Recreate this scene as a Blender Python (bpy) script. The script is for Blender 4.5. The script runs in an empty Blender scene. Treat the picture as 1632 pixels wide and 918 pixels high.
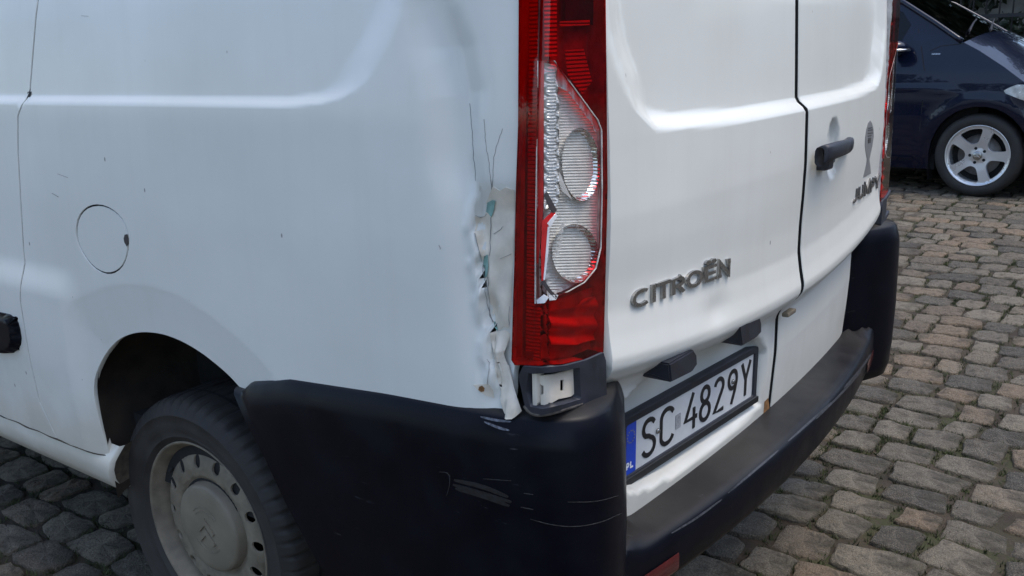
import bpy, bmesh, math, random
import numpy as np
from mathutils import Vector, Matrix
from mathutils.geometry import delaunay_2d_cdt
from mathutils.bvhtree import BVHTree
random.seed(7); rng = np.random.default_rng(7)
R = math.radians
SC = bpy.context.scene
COL = SC.collection

# ------------------------------------------------------------------ camera
CAM = np.array([-1.972, -0.7545, 1.3946])
FOC = 1457.47                      # focal length in photo pixels (1632 wide)
YAW, PIT, ROL = 0.9306, 0.2557, -0.0353
_cy, _sy, _cp, _sp = math.cos(YAW), math.sin(YAW), math.cos(PIT), math.sin(PIT)
FW = np.array([_sy*_cp, _cy*_cp, -_sp]); _rt = np.array([_cy, -_sy, 0.]); _up = np.cross(_rt, FW)
RT = math.cos(ROL)*_rt + math.sin(ROL)*_up; UP = -math.sin(ROL)*_rt + math.cos(ROL)*_up
cd = bpy.data.cameras.new('camera'); cam = bpy.data.objects.new('camera', cd); COL.objects.link(cam)
cam.matrix_world = Matrix(((RT[0], UP[0], -FW[0], CAM[0]), (RT[1], UP[1], -FW[1], CAM[1]), (RT[2], UP[2], -FW[2], CAM[2]), (0, 0, 0, 1)))
cd.sensor_width = 36; cd.lens = 36*FOC/1632; cd.clip_start = 0.05; cd.clip_end = 500
SC.camera = cam
SC.render.resolution_x = 1024; SC.render.resolution_y = 576

# ------------------------------------------------------------------ light
SUN_EL, SUN_AZ = R(68), R(162)     # azimuth clockwise from +Y: behind the van, to its right
w = bpy.data.worlds.new('World'); SC.world = w; w.use_nodes = True
nt = w.node_tree; nt.nodes.clear()
sky = nt.nodes.new('ShaderNodeTexSky'); sky.sky_type = 'NISHITA'; sky.sun_disc = False
sky.sun_elevation = SUN_EL; sky.sun_rotation = SUN_AZ; sky.air_density = 1.0; sky.dust_density = 1.9; sky.ozone_density = 1.5
bg = nt.nodes.new('ShaderNodeBackground'); bg.inputs['Strength'].default_value = 0.10
wo = nt.nodes.new('ShaderNodeOutputWorld')
nt.links.new(sky.outputs[0], bg.inputs[0]); nt.links.new(bg.outputs[0], wo.inputs[0])
sl = bpy.data.lights.new('sun', 'SUN'); sl.energy = 0.50; sl.angle = R(25); sl.color = (1, .93, .82)
so = bpy.data.objects.new('sun', sl); COL.objects.link(so)
_d = Vector((math.sin(SUN_AZ)*math.cos(SUN_EL), math.cos(SUN_AZ)*math.cos(SUN_EL), math.sin(SUN_EL)))
so.rotation_euler = _d.to_track_quat('Z', 'Y').to_euler(); so.location = (4, -6, 9)
SC.view_settings.view_transform = 'Standard'; SC.view_settings.look = 'None'; SC.view_settings.gamma = 1
SC.view_settings.use_curve_mapping = False; SC.view_settings.exposure = 1.80

# ------------------------------------------------------------------ helpers: names, parents
def tag(o, label=None, cat=None, group=None, kind=None):
    if label: o['label'] = label
    if cat: o['category'] = cat
    if group: o['group'] = group
    if kind: o['kind'] = kind
    return o
def empty(name, loc=(0, 0, 0)):
    o = bpy.data.objects.new(name, None); o.location = loc; o.empty_display_size = .2; COL.objects.link(o); return o
def adopt(o, parent):
    o.parent = parent
    if parent is not None and parent.parent is None and parent.type == 'EMPTY':
        o.matrix_parent_inverse = Matrix.Translation(-Vector(parent.location))
    return o
def mesh_obj(name, V, F, mat, parent=None, smooth=True, normals=None):
    me = bpy.data.meshes.new(name); me.from_pydata([tuple(v) for v in V], [], [tuple(f) for f in F]); me.update()
    if smooth: me.polygons.foreach_set('use_smooth', [True]*len(me.polygons))
    if normals is not None: me.normals_split_custom_set_from_vertices([tuple(n) for n in normals])
    if mat: me.materials.append(mat)
    o = bpy.data.objects.new(name, me); COL.objects.link(o)
    if parent is not None: adopt(o, parent)
    return o

# ------------------------------------------------------------------ helpers: materials
def newmat(name):
    m = bpy.data.materials.new(name); m.use_nodes = True; t = m.node_tree
    return m, t, t.nodes['Principled BSDF']
def nd(t, typ, **kw):
    n = t.nodes.new(typ)
    for k, v in kw.items():
        if k in n.inputs: n.inputs[k].default_value = v
        else: setattr(n, k, v)
    return n
def rgb(c): return (c[0], c[1], c[2], 1)
def coords(t, scale=(1, 1, 1), kind='Object'):
    tc = nd(t, 'ShaderNodeTexCoord'); mp = nd(t, 'ShaderNodeMapping'); mp.inputs['Scale'].default_value = scale
    t.links.new(tc.outputs[kind], mp.inputs[0]); return mp.outputs[0]
def noise(t, vec, scale, detail=4, rough=.55):
    n = nd(t, 'ShaderNodeTexNoise', Scale=scale, Detail=detail, Roughness=rough); t.links.new(vec, n.inputs['Vector']); return n.outputs['Fac']
def ramp(t, fac, lo, hi, a=0., b=1.):
    r = nd(t, 'ShaderNodeMapRange'); r.inputs[1].default_value = lo; r.inputs[2].default_value = hi; r.inputs[3].default_value = a; r.inputs[4].default_value = b
    t.links.new(fac, r.inputs[0]); return r.outputs[0]
def mixc(t, fac, a, b):
    m = nd(t, 'ShaderNodeMix', data_type='RGBA')
    if isinstance(fac, float): m.inputs[0].default_value = fac
    else: t.links.new(fac, m.inputs[0])
    for i, c in ((6, a), (7, b)):
        if isinstance(c, tuple): m.inputs[i].default_value = rgb(c)
        else: t.links.new(c, m.inputs[i])
    return m.outputs[2]
def mul(t, a, b):
    m = nd(t, 'ShaderNodeMath', operation='MULTIPLY')
    for i, c in ((0, a), (1, b)):
        if isinstance(c, (int, float)): m.inputs[i].default_value = c
        else: t.links.new(c, m.inputs[i])
    return m.outputs[0]
def bump(t, bs, h, strength, dist=.002):
    b = nd(t, 'ShaderNodeBump', Strength=strength, Distance=dist); t.links.new(h, b.inputs['Height']); t.links.new(b.outputs[0], bs.inputs['Normal'])
def plain(name, base, rough=.5, metal=0., coat=0., var=.25, nscale=30., bmp=0., bscale=120.):
    m, t, b = newmat(name); v = coords(t)
    f = noise(t, v, nscale, 5)
    c = mixc(t, ramp(t, f, .3, .7), tuple(x*(1-var) for x in base), tuple(min(1, x*(1+var)) for x in base))
    t.links.new(c, b.inputs['Base Color']); b.inputs['Metallic'].default_value = metal
    t.links.new(ramp(t, f, .3, .7, rough*.85, min(1, rough*1.15)), b.inputs['Roughness'])
    if coat: b.inputs['Coat Weight'].default_value = coat; b.inputs['Coat Roughness'].default_value = .08
    if bmp: bump(t, b, noise(t, v, bscale, 3), bmp)
    return m

def white_paint():
    m, t, b = newmat('white_paint'); v = coords(t)
    big = noise(t, v, 2.2, 4); fine = noise(t, v, 40, 4)
    base = mixc(t, ramp(t, big, .35, .7), (.72, .725, .675), (.65, .655, .60))
    rs_ = noise(t, coords(t, (22, 22, .9)), 1.0, 5, .6); veil = noise(t, coords(t, (1, 1, 2.5)), 1.3, 6, .6)
    base = mixc(t, mul(t, ramp(t, rs_, .50, .85), .10), base, (.45, .42, .35))
    base = mixc(t, mul(t, ramp(t, veil, .45, .75), .16), base, (.50, .48, .42))
    # small stone chips and tar specks
    for sc, rad, dens, col in ((13., .042, .72, (.12, .115, .11)), (6., .014, .45, (.05, .05, .05)), (30., .05, .90, (.28, .25, .20))):
        vo = nd(t, 'ShaderNodeTexVoronoi', Scale=sc); vo.inputs['Randomness'].default_value = 1
        mp = coords(t, (1, 1, .55)); t.links.new(mp, vo.inputs['Vector'])
        spot = ramp(t, vo.outputs['Distance'], rad*.6, rad, 1, 0)
        sep = nd(t, 'ShaderNodeSeparateColor'); t.links.new(vo.outputs['Color'], sep.inputs[0])
        keep = ramp(t, sep.outputs[0], dens, dens+.02)
        base = mixc(t, mul(t, mul(t, spot, keep), .8), base, col)
    # road dirt thrown up along the lower flanks
    sp = nd(t, 'ShaderNodeSeparateXYZ'); tc = nd(t, 'ShaderNodeTexCoord'); t.links.new(tc.outputs['Object'], sp.inputs[0])
    low = ramp(t, sp.outputs[2], .80, .36)
    grime = mul(t, low, ramp(t, noise(t, v, 9, 6), .36, .72))
    base = mixc(t, mul(t, grime, .40), base, (.30, .265, .205))
    low_tint = mul(t, ramp(t, sp.outputs[2], .66, .40), ramp(t, noise(t, v, 5, 5), .25, .6, .5, 1.0))  # cream tint over the paint, stronger towards the bottom
    base = mixc(t, mul(t, low_tint, .55), base, (.46, .40, .29))
    t.links.new(base, b.inputs['Base Color'])
    t.links.new(ramp(t, big, .3, .7, .34, .40), b.inputs['Roughness'])
    b.inputs['Coat Weight'].default_value = .16; b.inputs['Coat Roughness'].default_value = .07
    bump(t, b, noise(t, v, 3.5, 2), .06, .02)
    return m
WHITE = white_paint()

def black_plastic():
    m, t, b = newmat('black_plastic'); v = coords(t)
    f = noise(t, v, 14, 6); f2 = noise(t, v, 3, 5)
    base = mixc(t, ramp(t, f, .35, .7), (.0022, .0026, .0055), (.0040, .0046, .0085))
    g = nd(t, 'ShaderNodeNewGeometry'); s = nd(t, 'ShaderNodeSeparateXYZ'); t.links.new(g.outputs['Normal'], s.inputs[0])
    dust = mul(t, ramp(t, s.outputs[2], .55, .95), ramp(t, f2, .33, .66, .25, 1))
    base = mixc(t, mul(t, dust, .85), base, (.050, .047, .042))
    vs = coords(t, (7, 7, 60)); sc = noise(t, vs, 1.6, 5, .7)
    scr = mul(t, ramp(t, sc, .66, .72), ramp(t, noise(t, v, 4, 3), .55, .68))
    base = mixc(t, mul(t, scr, .45), base, (.22, .22, .23))
    t.links.new(base, b.inputs['Base Color'])
    t.links.new(ramp(t, f, .3, .7, .28, .46), b.inputs['Roughness'])
    b.inputs['Specular IOR Level'].default_value = .13
    bump(t, b, noise(t, v, 500, 2), .12, .0006)
    return m
BLACK = black_plastic()
TRIM = plain('dark_grey_trim_plastic', (.018, .020, .028), .5, var=.3, bmp=.15, bscale=400)
RUBBER = plain('tyre_rubber', (.024, .021, .018), .75, var=.4, nscale=18, bmp=.2, bscale=90)
SEAL = plain('black_rubber_seal', (.006, .006, .006), .8)
STEEL = plain('dusty_steel_wheel', (.165, .138, .098), .7, metal=.0, var=.3, nscale=26, bmp=.2, bscale=160)
CAP = plain('dusty_grey_hub_cap', (.175, .150, .108), .6, var=.18, nscale=12, bmp=.06, bscale=200)
CHROME = plain('chrome_badge', (.62, .61, .58), .2, metal=1., var=.15, nscale=60)
CHROMED = plain('aged_chrome_badge', (.36, .355, .34), .26, metal=.9, var=.12, nscale=60)
LINER = plain('wheel_well_liner', (.024, .017, .011), .9, var=.6, nscale=20, bmp=.5, bscale=60)
UNDER = plain('underbody', (.010, .010, .010), .95)
FILLER = plain('grey_white_body_filler', (.68, .62, .515), .5, var=.16, nscale=24, bmp=.15, bscale=70)
GREEN = plain('green_primer_chip', (.20, .36, .32), .55, var=.25, nscale=90)
CRACK = plain('paint_crack', (.27, .26, .25), .8)
RUST = plain('rust_spot', (.20, .095, .03), .85, var=.6, nscale=80)
SCUFF = plain('pale_scuff', (.020, .021, .023), .6, var=.7, nscale=160)
PLATEW = plain('plate_white', (.66, .67, .66), .38, var=.05, nscale=40)
PLATEB = plain('plate_black', (.014, .014, .014), .45)
BLUE = plain('plate_blue', (.02, .07, .50), .4, var=.12)
PAINTW = plain('flat_white_print', (.75, .75, .75), .5)
STICK = plain('grey_fish_sticker', (.20, .20, .20), .5, var=.15)
STICKD = plain('dark_sticker_print', (.06, .06, .06), .5)
SILV = plain('lamp_reflector', (.95, .95, .94), .15, metal=.25, var=.1)
REDIN = plain('red_lamp_plastic', (.62, .012, .014), .3, coat=.5)
PEARL = plain('lamp_pale_plastic', (.86, .85, .81), .3, coat=.5, var=.06)
MIRROR = plain('lamp_mirror', (.92, .92, .90), .10, metal=.9, var=.03)
AMBER = plain('lamp_inner_plastic', (.50, .42, .22), .35)
DARKIN = plain('lamp_dark_housing', (.06, .05, .05), .5)
HOUSE = plain('lamp_grey_housing', (.55, .53, .50), .45, var=.4, nscale=40)

def ribbed(name, base, metal, rough, freq, amp):
    m, t, b = newmat(name); v = coords(t)
    wv = nd(t, 'ShaderNodeTexWave', wave_type='BANDS', bands_direction='Z', Scale=freq, Distortion=.6, Detail=1.0); wv.inputs['Detail Scale'].default_value = 30
    t.links.new(v, wv.inputs['Vector'])
    b.inputs['Base Color'].default_value = rgb(base); b.inputs['Metallic'].default_value = metal; b.inputs['Roughness'].default_value = rough
    bump(t, b, wv.outputs['Fac'], amp, .004)
    return m
RIB = ribbed('ribbed_lamp_reflector', (.92, .92, .90), .25, .22, 52, 1.0)
RIBG = ribbed('ribbed_grey_lamp_inner', (.80, .79, .75), .0, .35, 52, .40)
RIBR = ribbed('ribbed_red_lamp_inner', (.95, .25, .22), .2, .25, 56, 1.0)

def lens(name, tint, rough=.04):
    m = bpy.data.materials.new(name); m.use_nodes = True; t = m.node_tree; t.nodes.clear()
    o = t.nodes.new('ShaderNodeOutputMaterial'); mx = t.nodes.new('ShaderNodeMixShader')
    tr = t.nodes.new('ShaderNodeBsdfTransparent'); gl = t.nodes.new('ShaderNodeBsdfGlossy')
    v = coords(t); n = noise(t, v, 60, 4)
    t.links.new(mixc(t, ramp(t, n, .3, .7), tuple(.85*x for x in tint), tint), tr.inputs[0])
    gl.inputs['Roughness'].default_value = rough
    fr = t.nodes.new('ShaderNodeFresnel'); ge = t.nodes.new('ShaderNodeNewGeometry'); t.links.new(ramp(t, ge.outputs['Backfacing'], 0, 1, 1.45, 1/1.45), fr.inputs['IOR'])
    bm = nd(t, 'ShaderNodeBump', Strength=.06, Distance=.002); t.links.new(noise(t, v, 90, 2), bm.inputs['Height'])
    t.links.new(bm.outputs[0], gl.inputs['Normal'])
    t.links.new(fr.outputs[0], mx.inputs[0]); t.links.new(tr.outputs[0], mx.inputs[1]); t.links.new(gl.outputs[0], mx.inputs[2])
    t.links.new(mx.outputs[0], o.inputs[0]); return m
REDLENS = lens('red_lens', (.66, .012, .018)); CLEARLENS = lens('clear_lens', (.90, .90, .88))

# ------------------------------------------------------------------ helpers: geometry
def rays(px):
    px = np.asarray(px, float)
    d = FW + RT*((px[:, 0:1]-816)/FOC) - UP*((px[:, 1:2]-459)/FOC)
    return d
def dens(poly, res, closed=True):
    poly = [np.asarray(p, float) for p in poly]; out = []
    n = len(poly)
    for i in range(n if closed else n-1):
        a, b = poly[i], poly[(i+1) % n]; k = max(1, int(math.ceil(np.linalg.norm(b-a)/res)))
        for j in range(k): out.append(a+(b-a)*j/k)
    if not closed: out.append(poly[-1])
    return out
def smooth_poly(poly, it=2, closed=True):
    P = [np.asarray(p, float) for p in poly]
    for _ in range(it):
        Q = []; n = len(P)
        if not closed: Q.append(P[0])
        for i in range(n if closed else n-1):
            a, b = P[i], P[(i+1) % n]; Q += [a*.75+b*.25, a*.25+b*.75]
        if not closed: Q.append(P[-1])
        P = Q
    return P
def inpoly(pts, poly):
    x, y = pts[:, 0], pts[:, 1]; c = np.zeros(len(pts), bool); n = len(poly); P = np.asarray(poly)
    for i in range(n):
        x1, y1 = P[i]; x2, y2 = P[(i+1) % n]
        if y1 == y2: continue
        k = ((y1 > y) != (y2 > y)) & (x < (x2-x1)*(y-y1)/(y2-y1)+x1); c ^= k
    return c
def segdist(pts, poly, closed=True):
    P = np.asarray(poly); best = np.full(len(pts), 1e9); n = len(P)
    for i in range(n if closed else n-1):
        a = P[i]; b = P[(i+1) % n]; d = b-a; L = d@d
        if L < 1e-16: continue
        t = np.clip(((pts-a)@d)/L, 0, 1); q = a+t[:, None]*d
        best = np.minimum(best, np.hypot(*(pts-q).T))
    return best
def patch(name, outer, mapf, mat, parent, ref, res=.02, grid=None, holes=(), thick=.0, eps=None, back=0):
    """curved sheet: polygon (with holes) in a 2-D parameter space, mapped to 3-D, with analytic normals and a turned-in edge"""
    loops = [dens(outer, res)]+[dens(h, res) for h in holes]
    B = np.array([p for l in loops for p in l]); edges = []; k = 0
    for l in loops:
        n = len(l); edges += [(k+i, k+(i+1) % n) for i in range(n)]; k += n
    O = np.asarray(loops[0]); lo, hi = O.min(0), O.max(0)
    gu, gv = grid if grid else (np.arange(lo[0]+res*.5, hi[0], res), np.arange(lo[1]+res*.5, hi[1], res))
    G = np.array(np.meshgrid(gu, gv)).reshape(2, -1).T
    if len(G):
        ok = inpoly(G, loops[0])
        for h in loops[1:]: ok &= ~inpoly(G, h)
        G = G[ok]
        if len(G): G = G[segdist(G, loops[0]) > res*.45]
        for h in loops[1:]:
            if len(G): G = G[segdist(G, h) > res*.45]
    P2 = np.vstack([B, G]) if len(G) else B
    s = 1.0/max(hi-lo)
    r = delaunay_2d_cdt([Vector(((p[0]-lo[0])*s, (p[1]-lo[1])*s)) for p in P2], edges, [], 0, 1e-7)
    V2 = np.array([(v[0]/s+lo[0], v[1]/s+lo[1]) for v in r[0]]); T = np.array([f for f in r[2] if len(f) == 3])
    cen = V2[T].mean(1); ok = inpoly(cen, loops[0])
    for h in loops[1:]: ok &= ~inpoly(cen, h)
    T = T[ok]
    used = np.unique(T); remap = -np.ones(len(V2), int); remap[used] = np.arange(len(used)); V2 = V2[used]; T = remap[T]
    e = eps or res*.1
    P = mapf(V2); du = mapf(V2+[e, 0])-mapf(V2-[e, 0]); dv = mapf(V2+[0, e])-mapf(V2-[0, e])
    N = np.cross(du, dv); N /= np.linalg.norm(N, axis=1)[:, None]+1e-12
    if np.mean(N@np.asarray(ref, float)) < 0: N = -N
    fn = np.cross(P[T[:, 1]]-P[T[:, 0]], P[T[:, 2]]-P[T[:, 0]])
    fl = np.einsum('ij,ij->i', fn, N[T[:, 0]]) < 0
    T[fl] = T[fl][:, ::-1]
    V = list(P); F = [list(t) for t in T]; NN = list(N)
    if thick:
        cnt = {}
        for t in T:
            for i in range(3): cnt[(t[i], t[(i+1) % 3])] = 1
        bd = [(a, b) for (a, b) in cnt if (b, a) not in cnt]
        acc = {}
        for a, b in bd:
            d = np.cross(P[b]-P[a], N[a]); d /= np.linalg.norm(d)+1e-12
            for q in (a, b): acc[q] = acc.get(q, 0)+d
        idx = {}
        for q, d in acc.items():
            d = d/(np.linalg.norm(d)+1e-12); idx[q] = len(V)
            V += [P[q], P[q]-N[q]*thick]; NN += [d*.8+N[q]*.6, d]
        for a, b in bd: F.append([idx[b], idx[a], idx[a]+1, idx[b]+1])
        if back:
            off = len(V); V += list(P-N*thick); NN += list(-N); F += [list(t[::-1]+off) for t in T]
    return mesh_obj(name, V, F, mat, parent, True, NN)
def grid_loft(name, rows, mat, parent, ref=None, closed=False, normals=False):
    """rows: array [m,n,3] -> quad sheet"""
    Rw = np.asarray(rows); m, n = Rw.shape[:2]; V = Rw.reshape(-1, 3); F = []
    for i in range(m-1):
        for j in range(n if closed else n-1):
            j2 = (j+1) % n; F.append([i*n+j, i*n+j2, (i+1)*n+j2, (i+1)*n+j])
    if ref is not None:
        a, b, c_, d = F[len(F)//2]; nn = np.cross(V[c_]-V[a], V[d]-V[b])
        if nn@np.asarray(ref) < 0: F = [f[::-1] for f in F]
    return mesh_obj(name, V, F, mat, parent)
def lathe(name, prof, c, ax, mat, parent, seg=64, rfun=None):
    """prof: (radius, distance along axis)"""
    ax = np.asarray(ax, float); u = np.cross(ax, [0, 0, 1.]); u /= np.linalg.norm(u); v = np.cross(u, ax); rows = []
    for i, (r, a) in enumerate(prof):
        row = []
        for k in range(seg):
            th = 2*math.pi*k/seg; rr = r if rfun is None else rfun(i, r, th)
            row.append(np.asarray(c)+ax*a+rr*(math.cos(th)*u+math.sin(th)*v))
        rows.append(row)
    rows = np.array(rows); m, n = rows.shape[:2]; V = rows.reshape(-1, 3)
    F = [[i*n+j, (i+1)*n+j, (i+1)*n+(j+1) % n, i*n+(j+1) % n] for i in range(m-1) for j in range(n)]
    return mesh_obj(name, V, F, mat, parent)
def box(name, c, sz, mat, parent=None, rot=None, bev=.0):
    bm = bmesh.new(); bmesh.ops.create_cube(bm, size=1)
    for v in bm.verts: v.co = Vector((v.co.x*sz[0], v.co.y*sz[1], v.co.z*sz[2]))
    if bev: bmesh.ops.bevel(bm, geom=bm.edges[:], offset=bev, segments=2, affect='EDGES', profile=.6)
    M = Matrix.Translation(Vector(c)) @ (rot if rot else Matrix())
    bmesh.ops.transform(bm, matrix=M, verts=bm.verts)
    me = bpy.data.meshes.new(name); bm.to_mesh(me); bm.free(); me.materials.append(mat)
    o = bpy.data.objects.new(name, me); COL.objects.link(o)
    if parent is not None: adopt(o, parent)
    return o
def tube_geo(pts, rad, n=8):
    V = []; F = []; pts = [np.asarray(p, float) for p in pts]
    if not hasattr(rad, '__len__'): rad = [rad]*len(pts)
    for i, p in enumerate(pts):
        d = pts[min(i+1, len(pts)-1)]-pts[max(i-1, 0)]; d = d/np.linalg.norm(d)
        a = np.cross(d, [0, 0, 1.] if abs(d[2]) < .9 else [1., 0, 0]); a /= np.linalg.norm(a); b = np.cross(d, a)
        for k in range(n):
            th = 2*math.pi*k/n; V.append(p+rad[i]*(math.cos(th)*a+math.sin(th)*b))
    for i in range(len(pts)-1):
        for k in range(n): F.append([i*n+k, i*n+(k+1) % n, (i+1)*n+(k+1) % n, (i+1)*n+k])
    F.append(list(range(n))[::-1]); F.append([(len(pts)-1)*n+k for k in range(n)])
    return V, F
def sstep(a, b, x):
    t = np.clip((x-a)/(b-a), 0, 1); return t*t*(3-2*t)
def ribbon(pts, wd):
    """2-D stroke -> polygon"""
    P = [np.asarray(p, float) for p in pts]; L = []; Rr = []
    closed = np.linalg.norm(P[0]-P[-1]) < 1e-9
    for i, p in enumerate(P):
        if closed: a, b = P[i-1 if i > 0 else -2], P[i+1 if i < len(P)-1 else 1]
        else: a, b = P[max(i-1, 0)], P[min(i+1, len(P)-1)]
        d = b-a; d /= np.linalg.norm(d)+1e-12; n = np.array([-d[1], d[0]])
        if 0 < i < len(P)-1 or closed:
            d0 = p-a; d0 /= np.linalg.norm(d0)+1e-12; cs = max(.45, abs(np.dot(d0, d)))
        else: cs = 1
        w_ = wd[i] if hasattr(wd, '__len__') else wd
        L.append(p+n*w_/2/cs); Rr.append(p-n*w_/2/cs)
    return L, Rr, closed
def stroke_mesh(strokes, wd, mapf, off, h):
    """raised strokes: each a ribbon with flat top and side walls; mapf(uv[N,2], off)->xyz"""
    V = []; F = []
    for si, s in enumerate(strokes):
        L, Rr, cl = ribbon(s, wd); n = len(L); o = off+si*.00015
        LR = np.array(list(L)+list(Rr)); top = mapf(LR, o+h); bot = mapf(LR, off-.0005)
        k = len(V); V += list(top)+list(bot)
        for i in range(n-1):
            F += [[k+i, k+i+1, k+n+i+1, k+n+i], [k+2*n+i, k+2*n+i+1, k+i+1, k+i], [k+n+i, k+n+i+1, k+3*n+i+1, k+3*n+i]]
        if not cl: F += [[k, k+n, k+3*n, k+2*n], [k+2*n-1, k+n-1, k+3*n-1, k+4*n-1]]
    return V, F
def arc(cx, cy, rx, ry, a0, a1, n=14):
    return [(cx+rx*math.cos(R(a0+(a1-a0)*i/n)), cy+ry*math.sin(R(a0+(a1-a0)*i/n))) for i in range(n+1)]

# ================================================================== THE GROUND
def gz(x): return .167*sstep(.5, 5.6, np.asarray(x, float))
def ground_material():
    m, t, b = newmat('earth_and_moss'); v = coords(t)
    f = noise(t, v, 5, 6); g = noise(t, v, 2.2, 5, .65); h = noise(t, v, 70, 5, .7)
    c = mixc(t, ramp(t, f, .3, .7), (.020, .014, .008), (.060, .044, .027))
    c = mixc(t, mul(t, ramp(t, g, .50, .62), ramp(t, h, .35, .6)), c, (.036, .042, .010))
    t.links.new(c, b.inputs['Base Color']); b.inputs['Roughness'].default_value = .95
    bump(t, b, h, .8, .008); return m
def sett_material():
    m, t, b = newmat('granite_sett'); v = coords(t)
    at = nd(t, 'ShaderNodeAttribute', attribute_name='stone'); sp = nd(t, 'ShaderNodeSeparateColor'); t.links.new(at.outputs['Color'], sp.inputs[0])
    rnd, warm = sp.outputs[0], sp.outputs[1]
    tone = mixc(t, rnd, (.056, .047, .033), (.225, .187, .130))
    tone = mixc(t, ramp(t, warm, .62, .95), tone, (.215, .150, .090))
    grain = noise(t, v, 260, 3, .7); mid = noise(t, v, 32, 5, .65); big = noise(t, v, 9, 4)
    c = mixc(t, mul(t, ramp(t, grain, .52, .66), .65), tone, (.35, .31, .235))
    c = mixc(t, mul(t, ramp(t, grain, .46, .36), .7), c, (.020, .019, .018))
    c = mixc(t, mul(t, ramp(t, mid, .50, .70), .65), c, (.040, .035, .028))
    c = mixc(t, mul(t, ramp(t, big, .55, .72), .5), c, (.075, .072, .040))
    dirt = noise(t, v, 4.2, 6, .68)
    c = mixc(t, mul(t, ramp(t, dirt, .50, .66), .85), c, (.048, .036, .024))
    c = mixc(t, mul(t, ramp(t, noise(t, v, 3.1, 5, .7), .56, .70), .5), c, (.050, .050, .018))
    t.links.new(c, b.inputs['Base Color']); t.links.new(ramp(t, mid, .3, .7, .6, .88), b.inputs['Roughness'])
    ad = nd(t, 'ShaderNodeMath', operation='ADD'); t.links.new(mul(t, mid, 1.0), ad.inputs[0]); t.links.new(mul(t, noise(t, v, 95, 5, .75), .8), ad.inputs[1])
    bump(t, b, ad.outputs[0], 1.0, .020); return m
GROUNDM = ground_material(); SETTM = sett_material()
gxs = np.concatenate([np.linspace(-60, -12, 6), np.linspace(-6.4, 7, 70), np.linspace(8, 12.5, 6), np.linspace(18, 120, 8)]); gys = np.concatenate([np.linspace(-80, -12, 6), np.linspace(-6.4, 6.9, 40), np.linspace(10, 100, 6)])
gg = np.array([[(x, y, float(gz(x))-.0095) for x in gxs] for y in gys])
ground = grid_loft('ground', gg, GROUNDM, None, ref=(0, 0, 1)); tag(ground, 'cobbled courtyard ground of dark earth with moss between grey setts', 'ground', kind='structure')
def far_paving():
    m, t, b = newmat('far_sett_paving'); v = coords(t)
    br = nd(t, 'ShaderNodeTexBrick', Scale=1.0, offset=.5); br.inputs['Brick Width'].default_value = .18; br.inputs['Row Height'].default_value = .15; br.inputs['Mortar Size'].default_value = .012
    rt_ = nd(t, 'ShaderNodeMapping'); rt_.inputs['Rotation'].default_value = (0, 0, math.pi/2); ad = nd(t, 'ShaderNodeVectorMath', operation='ADD'); ns = nd(t, 'ShaderNodeTexNoise', Scale=1.2); sc_ = nd(t, 'ShaderNodeVectorMath', operation='SCALE'); sc_.inputs['Scale'].default_value = .12
    t.links.new(v, ns.inputs['Vector']); t.links.new(ns.outputs['Color'], sc_.inputs[0]); t.links.new(v, ad.inputs[0]); t.links.new(sc_.outputs[0], ad.inputs[1]); t.links.new(ad.outputs[0], rt_.inputs[0]); t.links.new(rt_.outputs[0], br.inputs['Vector'])
    br.inputs['Color1'].default_value = (.075, .067, .053, 1); br.inputs['Color2'].default_value = (.15, .132, .102, 1); br.inputs['Mortar'].default_value = (.03, .023, .014, 1)
    t.links.new(mixc(t, mul(t, ramp(t, noise(t, v, 1.5, 6), .45, .7), .6), br.outputs['Color'], (.05, .042, .028)), b.inputs['Base Color']); b.inputs['Roughness'].default_value = .85
    return m
ground.data.materials.append(far_paving())
for p in ground.data.polygons:
    if not (-6.45 < p.center.x < 12.55 and -6.45 < p.center.y < 6.95): p.material_index = 1

def visible_rank(x, y):
    d = np.array([x, y, float(gz(x))])-CAM; dep = d@FW
    if dep < .2: return 0
    px = 816+FOC*(d@RT)/dep; py = 459-FOC*(d@UP)/dep
    if not (-30 < px < 1660 and -20 < py < 950): return 0
    # behind the van body?
    lo = np.array([-.95, -.12, .42]); hi = np.array([.95, 4.9, 1.9]); t1 = (lo-CAM)/d; t2 = (hi-CAM)/d
    tn = np.minimum(t1, t2).max(); tf = np.maximum(t1, t2).min()
    if tn < tf and tn < 1 and tf > 0: return 0
    if 5.85 < x < 7.6 and y > -.2: return 0
    return 1/dep**2
def sett_geo(cx, cy, lx, ly, n, rings, rot, tilt, rs):
    """rounded, uneven block; outline a wobbly superellipse"""
    V = []; F = []; e = rs.uniform(7.0, 18.0); wob = rs.normal(0, .030, n); wob = (wob+np.roll(wob, 1)*.6)
    sk = rs.normal(0, .07, 2); tp = rs.normal(0, .06, 2)
    base = []
    for k in range(n):
        th = 2*math.pi*(k+.5)/n; c, s = math.cos(th), math.sin(th); r = (abs(c)**e+abs(s)**e)**(-1/e)*(1+wob[k])
        a, b = r*c, r*s; base.append((a*(1+tp[0]*b)+sk[0]*b, b*(1+tp[1]*a)+sk[1]*a))
    prof = rings; cr, sr = math.cos(rot), math.sin(rot); dome = rs.uniform(.000, .0035)
    def pos(a, b, z):
        X, Y = a*lx/2, b*ly/2; z += tilt[0]*X+tilt[1]*Y
        xx, yy = cx+cr*X-sr*Y, cy+sr*X+cr*Y; return (xx, yy, float(gz(xx))+z)
    V.append(pos(0, 0, dome))
    for (f, z) in prof:
        for (a, b) in base:
            V.append(pos(a*f, b*f, z+dome*(1-f*f)+(rs.normal(0, .0024) if z > -.006 else 0)))
    for k in range(n): F.append([0, 1+k, 1+(k+1) % n])
    for j in range(len(prof)-1):
        for k in range(n): F.append([1+j*n+k, 1+(j+1)*n+k, 1+(j+1)*n+(k+1) % n, 1+j*n+(k+1) % n])
    return V, F
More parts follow.
